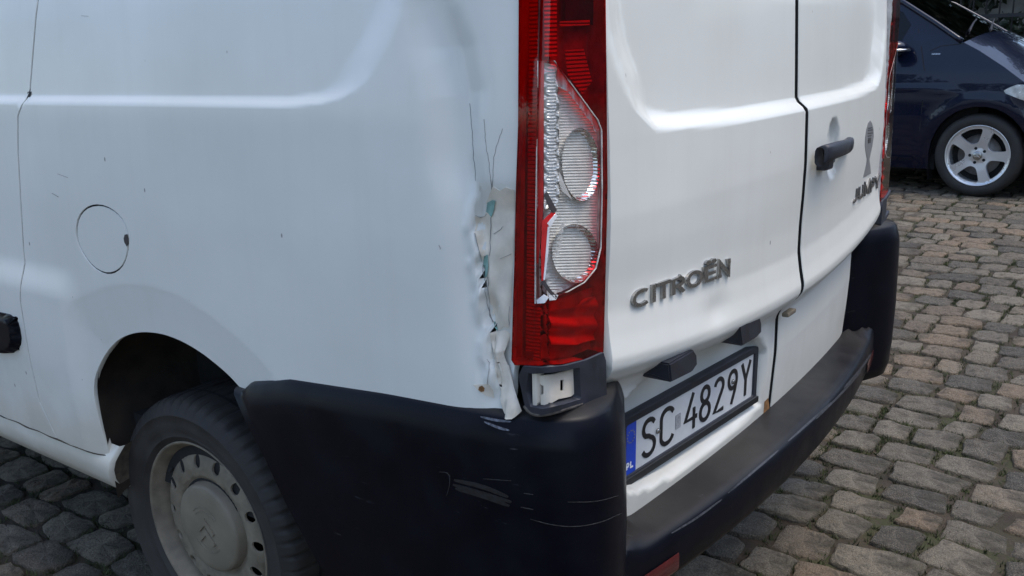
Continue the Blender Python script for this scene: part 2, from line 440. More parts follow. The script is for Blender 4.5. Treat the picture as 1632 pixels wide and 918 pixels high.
def paint_stone(me, cols):
    ca = me.color_attributes.new('stone', 'FLOAT_COLOR', 'POINT'); ca.data.foreach_set('color', np.asarray(cols, float).ravel())
stones = []
x = -6.4; row = 0
while x < 12.5:
    wd = rng.uniform(.128, .168); y = -6.4+rng.uniform(0, .2)
    while y < 6.8:
        ln = rng.choice([rng.uniform(.09, .13), rng.uniform(.13, .18), rng.uniform(.17, .225)], p=[.27, .5, .23])
        gap = rng.uniform(.010, .030)
        sway = .05*math.sin(.55*y+.3)+.02*math.sin(1.7*y+x)
        stones.append((x+wd/2+sway, y+ln/2, wd-rng.uniform(.010, .026), ln))
        y += ln+gap
    x += wd; row += 1
rank = [visible_rank(s[0], s[1]) for s in stones]
order = sorted(range(len(stones)), key=lambda i: -rank[i]); top = set(i for i in order[:296] if rank[i] > 0)
RN = [(.50, .0005), (.93, .0), (.99, -.0025), (1.008, -.012), (1.02, -.04)]; RF = [(.80, .0), (.975, -.002), (1.02, -.026)]
BV, BF, BC = [], [], []
for i, (cx, cy, wx, ly) in enumerate(stones):
    if 1.1 < cx < 1.2 and False: continue
    rs = np.random.default_rng(1000+i)
    rot = rs.normal(-.02, .035); tilt = (rs.normal(0, .018), rs.normal(0, .018)); col = (rs.uniform(), rs.uniform(), 0, 1); dz = float(np.clip(rs.normal(0, .0035), -.004, .007))
    if i in top:
        V, F = sett_geo(cx, cy, wx, ly, 18, RN, rot, tilt, rs)
        V = [(v[0]-cx, v[1]-cy, v[2]+dz) for v in V]
        o = mesh_obj('sett', V, F, SETTM, ground); o.location = (cx, cy, 0); paint_stone(o.data, [col]*len(V))
    else:
        V, F = sett_geo(cx, cy, wx, ly, 10, RF, rot, tilt, rs); k = len(BV)
        BV += [(v[0], v[1], v[2]+dz) for v in V]; BF += [[q+k for q in f] for f in F]; BC += [col]*len(V)
o = mesh_obj('sett_paving', BV, BF, SETTM, ground); paint_stone(o.data, BC); o['kind'] = 'stuff'
# moss and grass blades in the joints
MOSSM = plain('moss_and_grass', (.040, .050, .013), .8, var=.6, nscale=8)
MV, MF = [], []
vis = [i for i in range(len(stones)) if rank[i] > 0 and stones[i][0] < 9]
rr = np.random.default_rng(5)
clump = [(rr.uniform(-.2, 6), rr.uniform(-1.2, 2.6)) for _ in range(60)]
for i in vis:
    cx, cy, wx, ly = stones[i]
    near = min((cx-a)**2+(cy-b)**2 for a, b in clump); n = int((46 if near < .04 else 15)*min(1, rank[i]*6+.35))
    for _ in range(n):
        if rr.uniform() < .5: px, py = cx+rr.choice([-1, 1])*(wx/2+rr.uniform(.002, .016)), cy+rr.uniform(-.5, .5)*ly
        else: px, py = cx+rr.uniform(-.5, .5)*wx, cy+(ly/2+rr.uniform(.003, .022))
        z = float(gz(px))-.0095
        for _b in range(5):
            h = rr.uniform(.006, .020); a = rr.uniform(0, 6.28); l = rr.normal(0, .008, 2); s = rr.uniform(.0012, .003); ox, oy = rr.normal(0, .005, 2)
            k = len(MV); MV += [(px+ox+s*math.cos(a), py+oy+s*math.sin(a), z), (px+ox-s*math.cos(a), py+oy-s*math.sin(a), z), (px+ox+l[0], py+oy+l[1], z+h)]; MF.append([k, k+1, k+2])
o = mesh_obj('moss', MV, MF, MOSSM, None, False); tag(o, 'short green moss and grass growing in the joints between setts', 'moss', kind='stuff')

# ================================================================== THE VAN: surfaces
_S0z = [.0, .35, .47, .70, .90, 1.10, 1.30, 1.50, 1.70, 1.82, 1.90, 1.94]
_S0v = [.90, .912, .924, .932, .933, .930, .923, .906, .878, .850, .810, .765]
def smooth_interp(zs, vs):
    z = np.linspace(zs[0], zs[-1], 800); v = np.interp(z, zs, vs); k = np.hanning(31); k /= k.sum()
    v = np.convolve(np.pad(v, 15, 'edge'), k, 'valid'); return lambda q: np.interp(q, z, v)
S0 = smooth_interp(_S0z, _S0v)
RECESS = np.array([(6.0, 1.312), (1.4, 1.312), (.895, 1.312), (.5055, 1.310), (.4109, 1.315), (.3578, 1.3254), (.3207, 1.338), (.291, 1.357), (.268, 1.381), (.2385, 1.417), (.216, 1.4524), (.203, 1.49), (.195, 1.56), (.19, 1.64), (.20, 1.72), (.26, 1.77), (.4, 1.79), (6.0, 1.79)])
FLARE = np.array([(1.345, .40), (1.345, .60), (1.342, .75), (1.325, .825), (1.29, .868), (1.2233, .8937), (1.1519, .9173), (1.0602, .9372), (.9649, .9448), (.8777, .9384), (.7784, .9125), (.6866, .875), (.6264, .8406), (.5965, .8208), (.5, .72), (.45, .40)])
ARCH = [(1.264, .477), (1.2779, .5817), (1.275, .6622), (1.2228, .7342), (1.1576, .7832), (1.087, .8138), (1.0109, .8302), (.9299, .8332), (.8453, .8197), (.777, .7953), (.7305, .7732), (.66, .72), (.59, .62), (.53, .48), (.50, .33)]
DENT = np.array([(.16, 1.47), (.1545, 1.4494), (.13, 1.39), (.1147, 1.3333), (.1145, 1.2421), (.098, 1.1777), (.0945, 1.1014), (.0870, 1.0238), (.0730, .9456), (.05, .8476)])
_dz = np.array([.8, .86, .95, 1.03, 1.12, 1.2, 1.3, 1.4, 1.47, 1.56]); _dd = np.array([.008, .010, .012, .013, .014, .018, .022, .022, .014, 0.])
_cg = np.random.default_rng(3); CRUMP = [(.0042/(1+f_/45.), f_*math.cos(t_), f_*math.sin(t_), p_) for f_, t_, p_ in zip(_cg.uniform(25, 230, 11), _cg.uniform(-1.1, 1.1, 11), _cg.uniform(0, 6.28, 11))]
FOLD = np.array([(.052, .85), (.067, .905), (.0745, .945), (.080, .985), (.0875, 1.03), (.0935, 1.10), (.0985, 1.14), (.0985, 1.17), (.088, 1.22)])
def S(y, z):
    y = np.asarray(y, float); z = np.asarray(z, float)
    s = S0(z); p = np.stack([y, z], -1)
    s = s-.012*np.clip((.16-y)/.16, 0, 1.4)**2                     # panel turns in towards the lamp
    d = segdist(p, RECESS, False)*np.where(inpoly(p, RECESS), 1, -1)  # pressed-in upper panel
    wdt = .020+.055*sstep(.55, .28, y)*sstep(1.315, 1.40, z)
    s = s-.012*sstep(0, 1, d/wdt)
    b = .012*sstep(.945, .860, z)*sstep(1.24, 1.345, y)            # swage above the rub strip
    s = s+b
    fd = segdist(p, FLARE, False)*np.where(inpoly(p, FLARE), 1, -1)  # wheel arch brow
    s = s-.011*np.clip(fd/.11, 0, 1.2)*sstep(-.004, .014, fd)
    dd = segdist(p, DENT, False); sd = np.sign(y-np.interp(z, DENT[::-1, 1], DENT[::-1, 0]))
    wl = np.where(sd > 0, .040, .022)+.012*sstep(1.1, 1.4, z)
    s = s-np.interp(z, _dz, _dd)*np.exp(-(dd/wl)**2)
    yf = np.interp(z, FOLD[:, 1], FOLD[:, 0])+.0025*np.sin(z*95)+.0015*np.sin(z*210+1)    # sharp fold where the metal is pushed in
    am = .014*sstep(.86, .93, z)*sstep(1.215, 1.16, z)
    s = s-am*sstep(.003, -.003, y-yf)+.35*am*np.exp(-((y-yf-.008)/.010)**2)
    cr = sstep(.84, .90, z)*sstep(1.20, 1.10, z)*sstep(.11, .085, y)
    s = s+cr*sum(a_*np.sin(ky*y+kz*z+ph) for a_, ky, kz, ph in CRUMP)
    return s
def side_yz(uv, off=0.):
    return np.stack([-(S(uv[:, 0], uv[:, 1])+off), uv[:, 0], uv[:, 1]], -1)
_Rz = [.40, .545, .6956, .780, .800, .822, .842, .8606, .8958, .938, .995, 1.065, 1.1335, 1.187, 1.26, 1.345, 1.47, 1.70, 1.85, 1.93]
_Rv = [-.024, -.0295, -.0405, -.0410, -.0500, -.0800, -.0950, -.0975, -.0905, -.0845, -.0850, -.0885, -.0905, -.0895, -.0880, -.0850, -.0800, -.0620, -.030, .02]
_zz = np.linspace(.4, 1.93, 1600); _rv = np.interp(_zz, _Rz, _Rv); _k = np.hanning(21); _k /= _k.sum(); _rv = np.convolve(np.pad(_rv, 10, 'edge'), _k, 'valid')
RREC = np.array([(-.775, 1.95), (-.777, 1.46), (-.770, 1.405), (-.752, 1.3603), (-.726, 1.3223), (-.69, 1.2880), (-.638, 1.2590), (-.5113, 1.2515), (-.2933, 1.2470), (0, 1.2440), (.2933, 1.2470), (.5113, 1.2515), (.638, 1.2600), (.69, 1.2880), (.726, 1.3223), (.752, 1.3603), (.770, 1.405), (.777, 1.46), (.775, 1.95)])
PLREC = np.array(smooth_poly([(-.72, .566), (-.060, .566), (-.048, .585), (-.043, .79), (-.72, .84)], 2))
def Rr_(x, z):
    x = np.asarray(x, float); z = np.asarray(z, float); p = np.stack([x, z], -1)
    wz = sstep(.62, .76, z)*sstep(1.14, .98, z)
    y = np.interp(z-.080*x*x*wz, _zz, _rv)+.067*x*x+.05*np.clip(np.abs(x)-.70, 0, 1)**2*8
    d = segdist(p, RREC, False)*np.where(inpoly(p, RREC), 1, -1)
    wdt = .028+.07*sstep(.50, .72, np.abs(x))*sstep(1.26, 1.36, z)
    y = y+.024*sstep(0, 1, d/wdt)
    dp = segdist(p, PLREC)*np.where(inpoly(p, PLREC), 1, -1)
    y = y+(np.maximum(.030, .014-.0862*(x+.3223)-y)*sstep(0, .026, dp))
    # finger scoop behind the handle, dent in the tailgate ridge
    q = ((x-HC[0])/.052)**2+((z-HC[1])/.075)**2
    y = y+.018*sstep(1.0, .35, q)
    y = y+.006*np.exp(-(((x+.42)/.05)**2+((z-.905)/.03)**2))
    return y
HC = (.30, 1.16)
def rear_xz(uv, off=0.): return np.stack([uv[:, 0], Rr_(uv[:, 0], uv[:, 1])-off, uv[:, 1]], -1)
def lampG(P):
    x, y, z = P.T
    a = -x-(S0(z)-.006); b = (-.051-.08*(x+.775))-y; k = .022
    h = np.clip(.5+.5*(a-b)/k, 0, 1); return b*(1-h)+a*h+k*h*(1-h)
def march(G, px, t0, t1, n=24):
    d = rays(px); N_ = len(d); lo = np.full(N_, t0); prev = G(CAM+d*t0); hit = np.zeros(N_, bool); L = np.full(N_, t0); H = np.full(N_, t1)
    for t in np.linspace(t0, t1, n)[1:]:
        g = G(CAM+d*t); k = (~hit) & (prev > 0) & (g <= 0); H[k] = t; L[k] = t-(t1-t0)/(n-1); hit |= k; prev = g
    for _ in range(17):
        m_ = .5*(L+H); g = G(CAM+d*m_[:, None]); s = g > 0; L = np.where(s, m_, L); H = np.where(s, H, m_)
    return CAM+d*H[:, None]
def gnorm(G, P, e=1e-4):
    g = np.stack([G(P+np.eye(3)[i]*e)-G(P-np.eye(3)[i]*e) for i in range(3)], -1); return g/(np.linalg.norm(g, axis=1)[:, None]+1e-12)
sideG = lambda P: -P[:, 0]-S(P[:, 1], P[:, 2])
rearG = lambda P: Rr_(P[:, 0], P[:, 2])-P[:, 1]
def pxmap(G, off=0., t0=.9, t1=3.6, offf=None):
    def f(uv, o=off):
        uv = np.asarray(uv, float); P = march(G, uv, t0, t1); n = gnorm(G, P)
        oo = o if offf is None else (o+offf(uv))[:, None]
        return P+n*oo
    return f
sidepx = lambda off=0., offf=None: pxmap(sideG, off, .9, 4.2, offf)
rearpx = lambda off=0., offf=None: pxmap(rearG, off, 1.1, 4.2, offf)
def lamppx(off=0., offf=None):
    G_ = lambda P: lampG(P)-off
    f0 = pxmap(G_, 0., .9, 2.6, offf)
    return lambda uv, o=0.: f0(uv, o)
_h = march(rearG, np.array([[1329., 236.]]), 1.1, 4.2)[0]; HC = (float(_h[0]), float(_h[2]))

# ================================================================== THE VAN: body
van = empty('delivery_van', (0, 2.4, 0)); tag(van, 'white panel van with cracked red tail light, dented corner and black bumper', 'van')
GU = np.concatenate([np.arange(.0, .125, .0038), np.arange(.125, .30, .008), np.arange(.30, 1.5, .013)]); GV = np.concatenate([np.arange(.37, .82, .013), np.arange(.82, .96, .008), np.arange(.96, 1.29, .014), np.arange(1.29, 1.50, .006), np.arange(1.50, 1.93, .02)])
lampedge = [(.095, 1.93), (.03, 1.80), (.002, 1.70), (-.004, 1.55), (.000, 1.458), (.0086, 1.29), (.0175, 1.20), (.0245, 1.09), (.0312, 1.01), (.0365, .94), (.043, .87), (.05, .84), (.05, .60), (.05, .36)]
dooredge = [(1.36, 1.93), (1.335, 1.56), (1.3146, 1.5324), (1.3846, 1.3199), (1.4199, 1.2845), (1.4416, 1.2051), (1.4575, 1.1073), (1.4859, .9618), (1.4880, .9305), (1.5208, .831), (1.5274, .6988), (1.524, .5644), (1.4737, .478)]
fuelc = smooth_poly([tuple(march(sideG, np.array([p], float), .9, 4.2)[0][1:]) for p in [(120, 365), (124, 345), (135, 331), (150, 325), (168, 327), (185, 337), (198, 352), (205, 370), (206, 392), (202, 412), (194, 428), (180, 437), (165, 437), (148, 427), (133, 408), (123, 388)]], 1)
arch_s = smooth_poly(ARCH, 2, False)
arch_p = [tuple(p) for p in arch_s if p[1] > .66 or p[0] > 1.]
outer = lampedge[:-2]+[(.05, .62), (.585, .62)]+arch_p[::-1]+[(1.285, .474)]+dooredge[::-1]
outer = [p for p in outer]
patch('side_panel', outer, side_yz, WHITE, van, (-1, 0, 0), res=.012, grid=(GU, GV), holes=[fuelc], thick=.014)
cf = np.mean(fuelc, axis=0); flap = [tuple(cf+(np.asarray(p)-cf)*.945) for p in fuelc]
ff = patch('fuel_flap', flap, lambda uv: side_yz(uv, -.0006), WHITE, van, (-1, 0, 0), res=.010, thick=.012)
patch('flap_recess', [tuple(cf+(np.asarray(p)-cf)*1.02) for p in fuelc], lambda uv: side_yz(uv, -.0035), SEAL, ff, (-1, 0, 0), res=.02)
fn = patch('finger_notch', [(199, 374), (203.5, 373), (205.5, 380), (205.5, 389), (202.5, 393), (198.5, 386), (197.5, 380)], sidepx(.0008), plain('dark_notch', (.05, .042, .036), .8), ff, (-1, 0, 0), res=3, eps=.5)
# sliding door and the rest of the flank, forward of the gap
slid = [(p[0]+.0062, p[1]) for p in dooredge]
patch('door_seal', [(p[0]-.006, p[1]) for p in dooredge]+[(p[0]+.012, p[1]) for p in dooredge[::-1]], lambda uv: side_yz(uv, -.0025), SEAL, van, (-1, 0, 0), res=.03)
slid = slid+[(1.478, .474), (2.62, .474), (2.62, 1.93)]
sd = patch('sliding_door', slid[:], side_yz, WHITE, van, (-1, 0, 0), res=.02, grid=(np.arange(1.32, 2.62, .022), GV), thick=.03)
rs_poly = smooth_poly([(1.548, .765), (1.553, .728), (1.585, .690), (1.70, .668), (2.58, .668), (2.58, .772), (1.68, .788), (1.565, .792)], 1)
def rubmap(uv):
    d = np.minimum(1, segdist(uv, rs_poly)/.012); return side_yz(uv, .004+.018*np.sqrt(1-(1-d)**2))
patch('rub_strip', rs_poly, rubmap, BLACK, sd, (-1, 0, 0), res=.012, thick=.02)
ROOF = [(2.626, .474), (3.52, .40), (3.68, .45), (3.72, .60), (3.85, .73), (4.06, .80), (4.20, .80), (4.40, .73), (4.52, .60), (4.56, .45), (4.6, .36), (4.90, .36), (4.98, .62), (4.90, .95), (4.55, 1.10), (4.15, 1.24), (3.35, 1.88), (3.0, 1.93), (2.626, 1.93)]
def frontS(uv, off=0.):
    P = side_yz(uv, off); P[:, 0] += .30*np.clip((uv[:, 0]-3.9)/1.1, 0, 1)**2; return P
WINF = [(3.0, 1.20), (4.0, 1.22), (3.62, 1.56), (3.28, 1.78), (3.0, 1.78)]
fp = patch('front_quarter', ROOF, frontS, WHITE, van, (-1, 0, 0), res=.05, holes=[WINF], thick=.03)
GLASS = lens('dark_glass', (.10, .12, .12))
patch('side_window', WINF, lambda uv: frontS(uv, -.01), GLASS, van, (-1, 0, 0), res=.08)
# other flank, mirrored and plain
def mirror(f):
    def g(uv):
        P = f(uv); P[:, 0] *= -1; return P
    return g
def S_plain(uv, off=0.): return np.stack([-(S0(uv[:, 1])-.012*np.clip((.16-uv[:, 0])/.16, 0, 1.4)**2), uv[:, 0], uv[:, 1]], -1)
patch('side_panel', lampedge[:-2]+[(.05, .62), (.585, .62)]+arch_p[::-1]+[(1.285, .474), (2.62, .474), (2.62, 1.93)], mirror(S_plain), WHITE, van, (1, 0, 0), res=.06, thick=.03)
patch('front_quarter', ROOF, mirror(frontS), WHITE, van, (1, 0, 0), res=.06, holes=[WINF], thick=.03)
patch('side_window', WINF, mirror(lambda uv: frontS(uv, -.01)), GLASS, van, (1, 0, 0), res=.08)
# roof, windscreen, bonnet, grille
prof = [(.09, 1.93), (.5, 1.945), (1.5, 1.955), (2.6, 1.95), (3.0, 1.93), (3.35, 1.88)]
def across(pr, crown, n=15):
    rows = []
    for (y, z) in pr:
        hw = float(S0(min(z, 1.93)))-.30*np.clip((y-3.9)/1.1, 0, 1)**2; rows.append([(-hw+2*hw*k/(n-1), y+crown[0]*(1-(2*k/(n-1)-1)**2), z+crown[1]*(1-(2*k/(n-1)-1)**2)) for k in range(n)])
    return rows
grid_loft('roof', across(prof, (0, .035)), WHITE, van, (0, 0, 1))
grid_loft('windscreen', across([(3.36, 1.875), (3.75, 1.56), (4.14, 1.245)], (.08, .03)), GLASS, van, (0, 0, 1))
grid_loft('bonnet', across([(4.15, 1.238), (4.55, 1.10), (4.90, .95)], (.06, .02)), WHITE, van, (0, 0, 1))
grid_loft('nose', across([(4.90, .948), (4.98, .62), (4.90, .36)], (.04, 0)), BLACK, van, (0, 1, 0))
# underbody with wheel housings
box('floor_pan', (0, 2.2, .47), (1.66, 4.3, .16), UNDER, van)
box('floor_pan', (0, 2.4, .80), (1.26, 4.6, .5), UNDER, van)
# sill
prof_s = [(.905, .500), (.921, .478), (.930, .462), (.932, .440), (.926, .412), (.912, .385), (.893, .373), (.85, .376)]
for sg in (-1, 1):
    rows = []
    for y in [1.270, 1.274]+list(np.arange(1.28, 3.56, .06)):
        rows.append([(sg*(r_-(.012 if y < 1.272 else 0)+.0015*math.sin(23*y)*(1 if i_ in (1, 2) else 0)), y-(.03*(z_-.373)/.1 if y < 1.3 else 0), z_) for i_, (r_, z_) in enumerate(prof_s)])
    so_ = grid_loft('sill', rows, WHITE, van, (sg, 0, 0))
    if sg < 0:
        e = rows[0]; inn = [(p[0]+.10, p[1]+.02, p[2]+.01) for p in e]; grid_loft('sill_end', [e, inn], plain('muddy_sill_end', (.10, .082, .06), .9, var=.5, nscale=50), so_, (0, -1, 0))
# dirt-packed seam above the sill
sv, sf = tube_geo([(-(float(S(np.array([y]), np.array([.474]))[0])+.0005)-.001*math.sin(40*y), y, .474+.0012*math.sin(57*y)) for y in np.arange(1.272, 2.6, .02)], [.0008+.0016*abs(math.sin(9*q)+.5*math.sin(31*q))*.7 for q in np.arange(1.272, 2.6, .02)], 6)
mesh_obj('sill_seam', sv, sf, plain('dirty_seam', (.055, .042, .028), .9, var=.7, nscale=60), van)

# wheel housings
def housing(sg):
    rows = []
    hs = [(1.258, .36)]+[tuple(p) for p in arch_s]
    for xx in (-.9165, -.90, -.86, -.70, -.58):
        off = .001 if xx < -.91 else (.02 if xx > -.87 else .008)
        rows.append([(xx*(-sg), .90+(p[0]-.90)*(1+off*2), p[1]+off) for p in hs])
    h = grid_loft('wheel_housing', rows, LINER, van, (0, 0, -1))
    bk = [(-sg*-.58, p[0]*1.0, p[1]+.02) for p in arch_s]; mesh_obj('housing_back', bk, [list(range(len(bk)))], LINER, h, False)
for sg in (-1, 1): housing(sg)

# ------------------------------------------------------------------ wheels
def wheel(name, c, ax, parent):
    """ax points outward from the van"""
    wl = empty(name, c); wl.parent = parent; wl.matrix_parent_inverse = Matrix.Translation(-Vector(parent.location)); c = np.zeros(3)
    tp = [(.214, -.004), (.222, .004), (.232, .0095), (.2335, .0115), (.2355, .0115), (.237, .0105), (.250, .0165), (.268, .0200), (.286, .0195), (.2875, .0212), (.290, .0210), (.2915, .0180), (.312, .008), (.319, -.001), (.3235, -.014), (.3255, -.030), (.3265, -.10), (.3255, -.165), (.319, -.195), (.28, -.215), (.22, -.20)]
    def tr(i, r, th):
        if 12 <= i <= 18:
            k = (th*60/(2*math.pi)) % 1.0; s_ = .0075 if k < .25 else 0.; return r-s_*(1.0 if i >= 13 else .6)
        return r
    def part(o): o.parent = wl; o.matrix_parent_inverse = Matrix(); return o
    part(lathe('tyre', tp, c, ax, RUBBER, None, 480, tr))
    part(lathe('tread_groove', [(.3272, -.060), (.3272, -.052)], c, ax, SEAL, None, 96))
    rim = part(lathe('rim', [(.2145, -.006), (.2195, .0005), (.2205, .004), (.2165, .005), (.2125, .001), (.208, -.010), (.203, -.016), (.198, -.030), (.196, -.060), (.193, -.068), (.186, -.066)], c, ax, STEEL, None, 96))
    # pressed steel disc with 14 oval vent holes
    axv = np.asarray(ax, float); u_ = np.cross(axv, [0, 0, 1.]); v_ = np.cross(u_, axv)
    rz = lambda r: np.interp(r, [.0, .10, .116, .126, .145, .160, .174, .184, .190, .196], [-.030, -.030, -.027, -.018, -.0155, -.0175, -.022, -.030, -.042, -.060])
    def dm(uv):
        r = np.hypot(uv[:, 0], uv[:, 1]); return c+uv[:, 0:1]*u_+uv[:, 1:2]*v_+rz(r)[:, None]*axv
    hol = []
    for k in range(14):
        a0 = R(129.8-90-25.714*k)+math.pi/2; ce = np.array([math.cos(a0), math.sin(a0)]); tg = np.array([-ce[1], ce[0]])
        hol.append([tuple(ce*(.1615+.0165*math.cos(q))+tg*.0135*math.sin(q)) for q in np.linspace(0, 2*math.pi, 15)[:-1]])
    part(patch('disc', [(.1955*math.cos(q), .1955*math.sin(q)) for q in np.linspace(0, 2*math.pi, 97)[:-1]], dm, STEEL, None, ax, res=.008, holes=hol, thick=.006))
    part(lathe('brake_drum', [(.001, -.09), (.185, -.09), (.185, -.15)], c, ax, SEAL, None, 48))
    hc = part(lathe('hub_cap', [(.113, -.030), (.1095, -.010), (.107, -.005), (.101, -.0025), (.085, -.0005), (.05, .001), (.0005, .0015)], c, ax, CAP, None, 72))
    hz = lambda r: np.interp(r, [0, .05, .085, .101], [.0015, .001, -.0005, -.0025])
    def em(uv, o=0.):
        uv = np.asarray(uv); return c+uv[:, 0:1]*u_+uv[:, 1:2]*v_+(hz(np.hypot(uv[:, 0], uv[:, 1]))+o)[:, None]*axv
    for dy in (-.012, .014):
        V, F = stroke_mesh([[(-.028, dy-.020), (0, dy+.008), (.028, dy-.020)]], .0125, lambda q, o: em(q, o), .0, .0036); q_ = mesh_obj('chevron', V, F, CAP, None, False); q_.parent = hc
    for a0, a1 in ((40, 140), (220, 320)):
        for r0 in (.047, .057):
            V, F = stroke_mesh([arc(0, 0, r0, r0, a0, a1, 20)], .0022, lambda q, o: em(q, o), .0, .0012); q_ = mesh_obj('emblem_ring', V, F, CAP, None, False); q_.parent = hc
    V, F = tube_geo([c+.196*v_*.6+u_*.196*.8-axv*.045, c+.178*v_*.6+u_*.178*.8-axv*.012], .004, 8); part(mesh_obj('valve', V, F, SEAL, None))
    return wl
wr = wheel('wheel', (-.8546, .9975, .326), (-1, 0, 0), van)
def copy_tree(o, parent):
    c = o.copy(); COL.objects.link(c); c.parent = parent
    for ch in o.children: copy_tree(ch, c)
    return c
for (p, rz_) in (((-.8546, 4.12, .326), 0), ((.8546, .9975, .326), math.pi), ((.8546, 4.12, .326), math.pi)):
    w2 = copy_tree(wr, van); w2.location = p; w2.rotation_euler = (0, 0, rz_)

# ------------------------------------------------------------------ rear doors
GX = np.arange(-.78, .0, .012); GZ = np.concatenate([np.arange(.55, .77, .010), np.arange(.77, .97, .007), np.arange(.97, 1.22, .012), np.arange(1.22, 1.40, .008), np.arange(1.40, 1.9, .02)])
dl = [(-.0115, .548), (-.0115, 1.90), (-.70, 1.90), (-.755, 1.82), (-.762, 1.4), (-.765, 1.0), (-.770, .93), (-.772, .90), (-.765, .87), (-.74, .845), (-.70, .825), (-.70, .548)]
door = patch('rear_door', dl, rear_xz, WHITE, van, (0, -1, 0), res=.010, grid=(GX, GZ), thick=.035)
door['label'] = 'left rear door with chrome lettering, plate recess and dented ridge'
dr = [(-p[0], p[1]) for p in dl]
door2 = patch('rear_door', dr, rear_xz, WHITE, van, (0, -1, 0), res=.010, grid=(-GX, GZ), thick=.035)
door2['label'] = 'right rear door with black handle and grey fish sticker'
# dark seals behind the gaps
rows = [[(-.020, float(Rr_(np.array([0.]), np.array([z]))[0])+.0085, z), (.020, float(Rr_(np.array([0.]), np.array([z]))[0])+.0085, z)] for z in np.arange(.5, 1.92, .02)]
grid_loft('door_seal', rows, SEAL, van, (0, -1, 0))
grid_loft('door_seal', [[(.0110, float(Rr_(np.array([0.0115]), np.array([z]))[0])+.0015, z), (.0110, float(Rr_(np.array([0.0115]), np.array([z]))[0])+.036, z)] for z in np.arange(.545, 1.90, .008)], SEAL, van, (-1, 0, 0))
for sg in (-1, 1): grid_loft('body_frame', [[(sg*.74, .035, z), (sg*.80, .045, z), (sg*.86, .06, z), (sg*.895, .09, z)] for z in np.linspace(.45, 1.9, 20)], SEAL, van, (0, -1, 0))
box('rear_frame', (0, .05, .50), (1.62, .06, .14), SEAL, van)
# --- badge lettering
def quadmap(TL, TR, BR, BL, surf):
    TL, TR, BR, BL = [np.asarray(q, float) for q in (TL, TR, BR, BL)]
    def f(uv, off):
        u, v = uv[:, 0:1], uv[:, 1:2]; px = (TL*(1-u)+TR*u)*v+(BL*(1-u)+BR*u)*(1-v); return surf(px, off)
    return f
GLY = {'C': [arc(.60, .5, .46, .40, 52, 308, 18)], 'I': [[(.5, 0), (.5, 1)]], 'T': [[(0, .89), (1, .89)], [(.5, .78), (.5, 0)]],
       'R': [[(.14, 0), (.14, .86), (.60, .86)]+arc(.60, .66, .24, .20, 90, -90, 8)+[(.14, .44)], [(.46, .44), (.88, 0)]], 'O': [arc(.5, .5, .39, .40, 0, 360, 24)],
       'E': [[(.95, .89), (.15, .89), (.15, .11), (.95, .11)], [(.15, .5), (.86, .5)]], 'N': [[(.13, 0), (.13, .98), (.87, .02), (.87, 1)]],
       'J': [[(.72, 1), (.72, .35)]+arc(.42, .32, .30, .24, 0, -150, 8)], 'U': [[(.13, 1), (.13, .35)]+arc(.5, .35, .37, .25, 180, 360, 10)+[(.87, 1)]],
       'M': [[(.10, 0), (.10, .97), (.5, .25), (.9, .97), (.9, 0)]], 'P': [[(.14, 0), (.14, .88), (.58, .88)]+arc(.58, .66, .27, .22, 90, -90, 8)+[(.14, .44)]], 'Y': [[(.06, 1), (.5, .45), (.94, 1)], [(.5, .50), (.5, 0)]]}
rp = rearpx(0.)
bmap = quadmap((1003, 465), (1161, 411), (1162, 436), (1003, 494), lambda px, off: rp(px, off))
def badge(text, spans, total, bm_, wd, parent, mt, h):
    x0, x1 = total
    for ch, (a, b) in zip(text, spans):
        a, b = (a-x0)/(x1-x0), (b-x0)/(x1-x0)
        st = [[(a+(b-a)*p[0], p[1]) for p in s] for s in GLY[ch]]
        asp = 5.6
        f = lambda uv, off: bm_(np.stack([uv[:, 0]/asp, uv[:, 1]], -1), off)
        st2 = [[(p[0]*asp, p[1]) for p in s] for s in st]
        if ch == 'E' and parent is door:
            st2 += [arc((a+(b-a)*q)*asp, 1.19, .055, .055, 0, 360, 8) for q in (.34, .74)]
        V, F = stroke_mesh(st2, wd, f, .0, h)
        mesh_obj('badge_letter', V, F, mt, parent, False)
badge('CITROEN', [(55, 124), (131, 151), (152, 206), (209, 262), (265, 331), (334, 385), (388, 437)], (55, 437), bmap, .19, door, CHROMED, .005)
jmap = quadmap((1360, 303), (1400, 278), (1400, 298), (1358, 324), lambda px, off: rp(px, off))
badge('JUMPY', [(0, 17), (20, 40), (43, 64), (66, 83), (84, 102)], (0, 102), jmap, .20, door2, plain('dark_badge_metal', (.13, .13, .13), .3, metal=.6), .004)
# --- fish sticker
zf = lambda L: [(1200+x_/3.4, 150+y_/3.4) for x_, y_ in L]
fish = patch('fish_sticker', zf([(634, 143), (644, 158), (652, 190), (653, 230), (646, 280), (636, 325), (630, 355), (634, 385), (638, 430), (616, 442), (596, 452), (606, 410), (614, 375), (617, 350), (611, 320), (606, 280), (607, 235), (613, 190), (622, 158)]), rearpx(.0008), STICK, door2, (0, -1, 0), res=2, eps=.4, thick=.0006)
for k, (yy, a, b) in enumerate([(185, 624, 643), (197, 622, 646), (214, 620, 647), (228, 620, 640), (243, 622, 638), (252, 621, 637), (262, 622, 636)]):
    V, F = stroke_mesh([[zf([(a, yy)])[0], zf([(b, yy-4)])[0]]], 1.6 if k < 4 else 2.2, lambda q, o: rearpx()(q, o), .0014, .0002); mesh_obj('sticker_print', V, F, STICKD, fish, False)
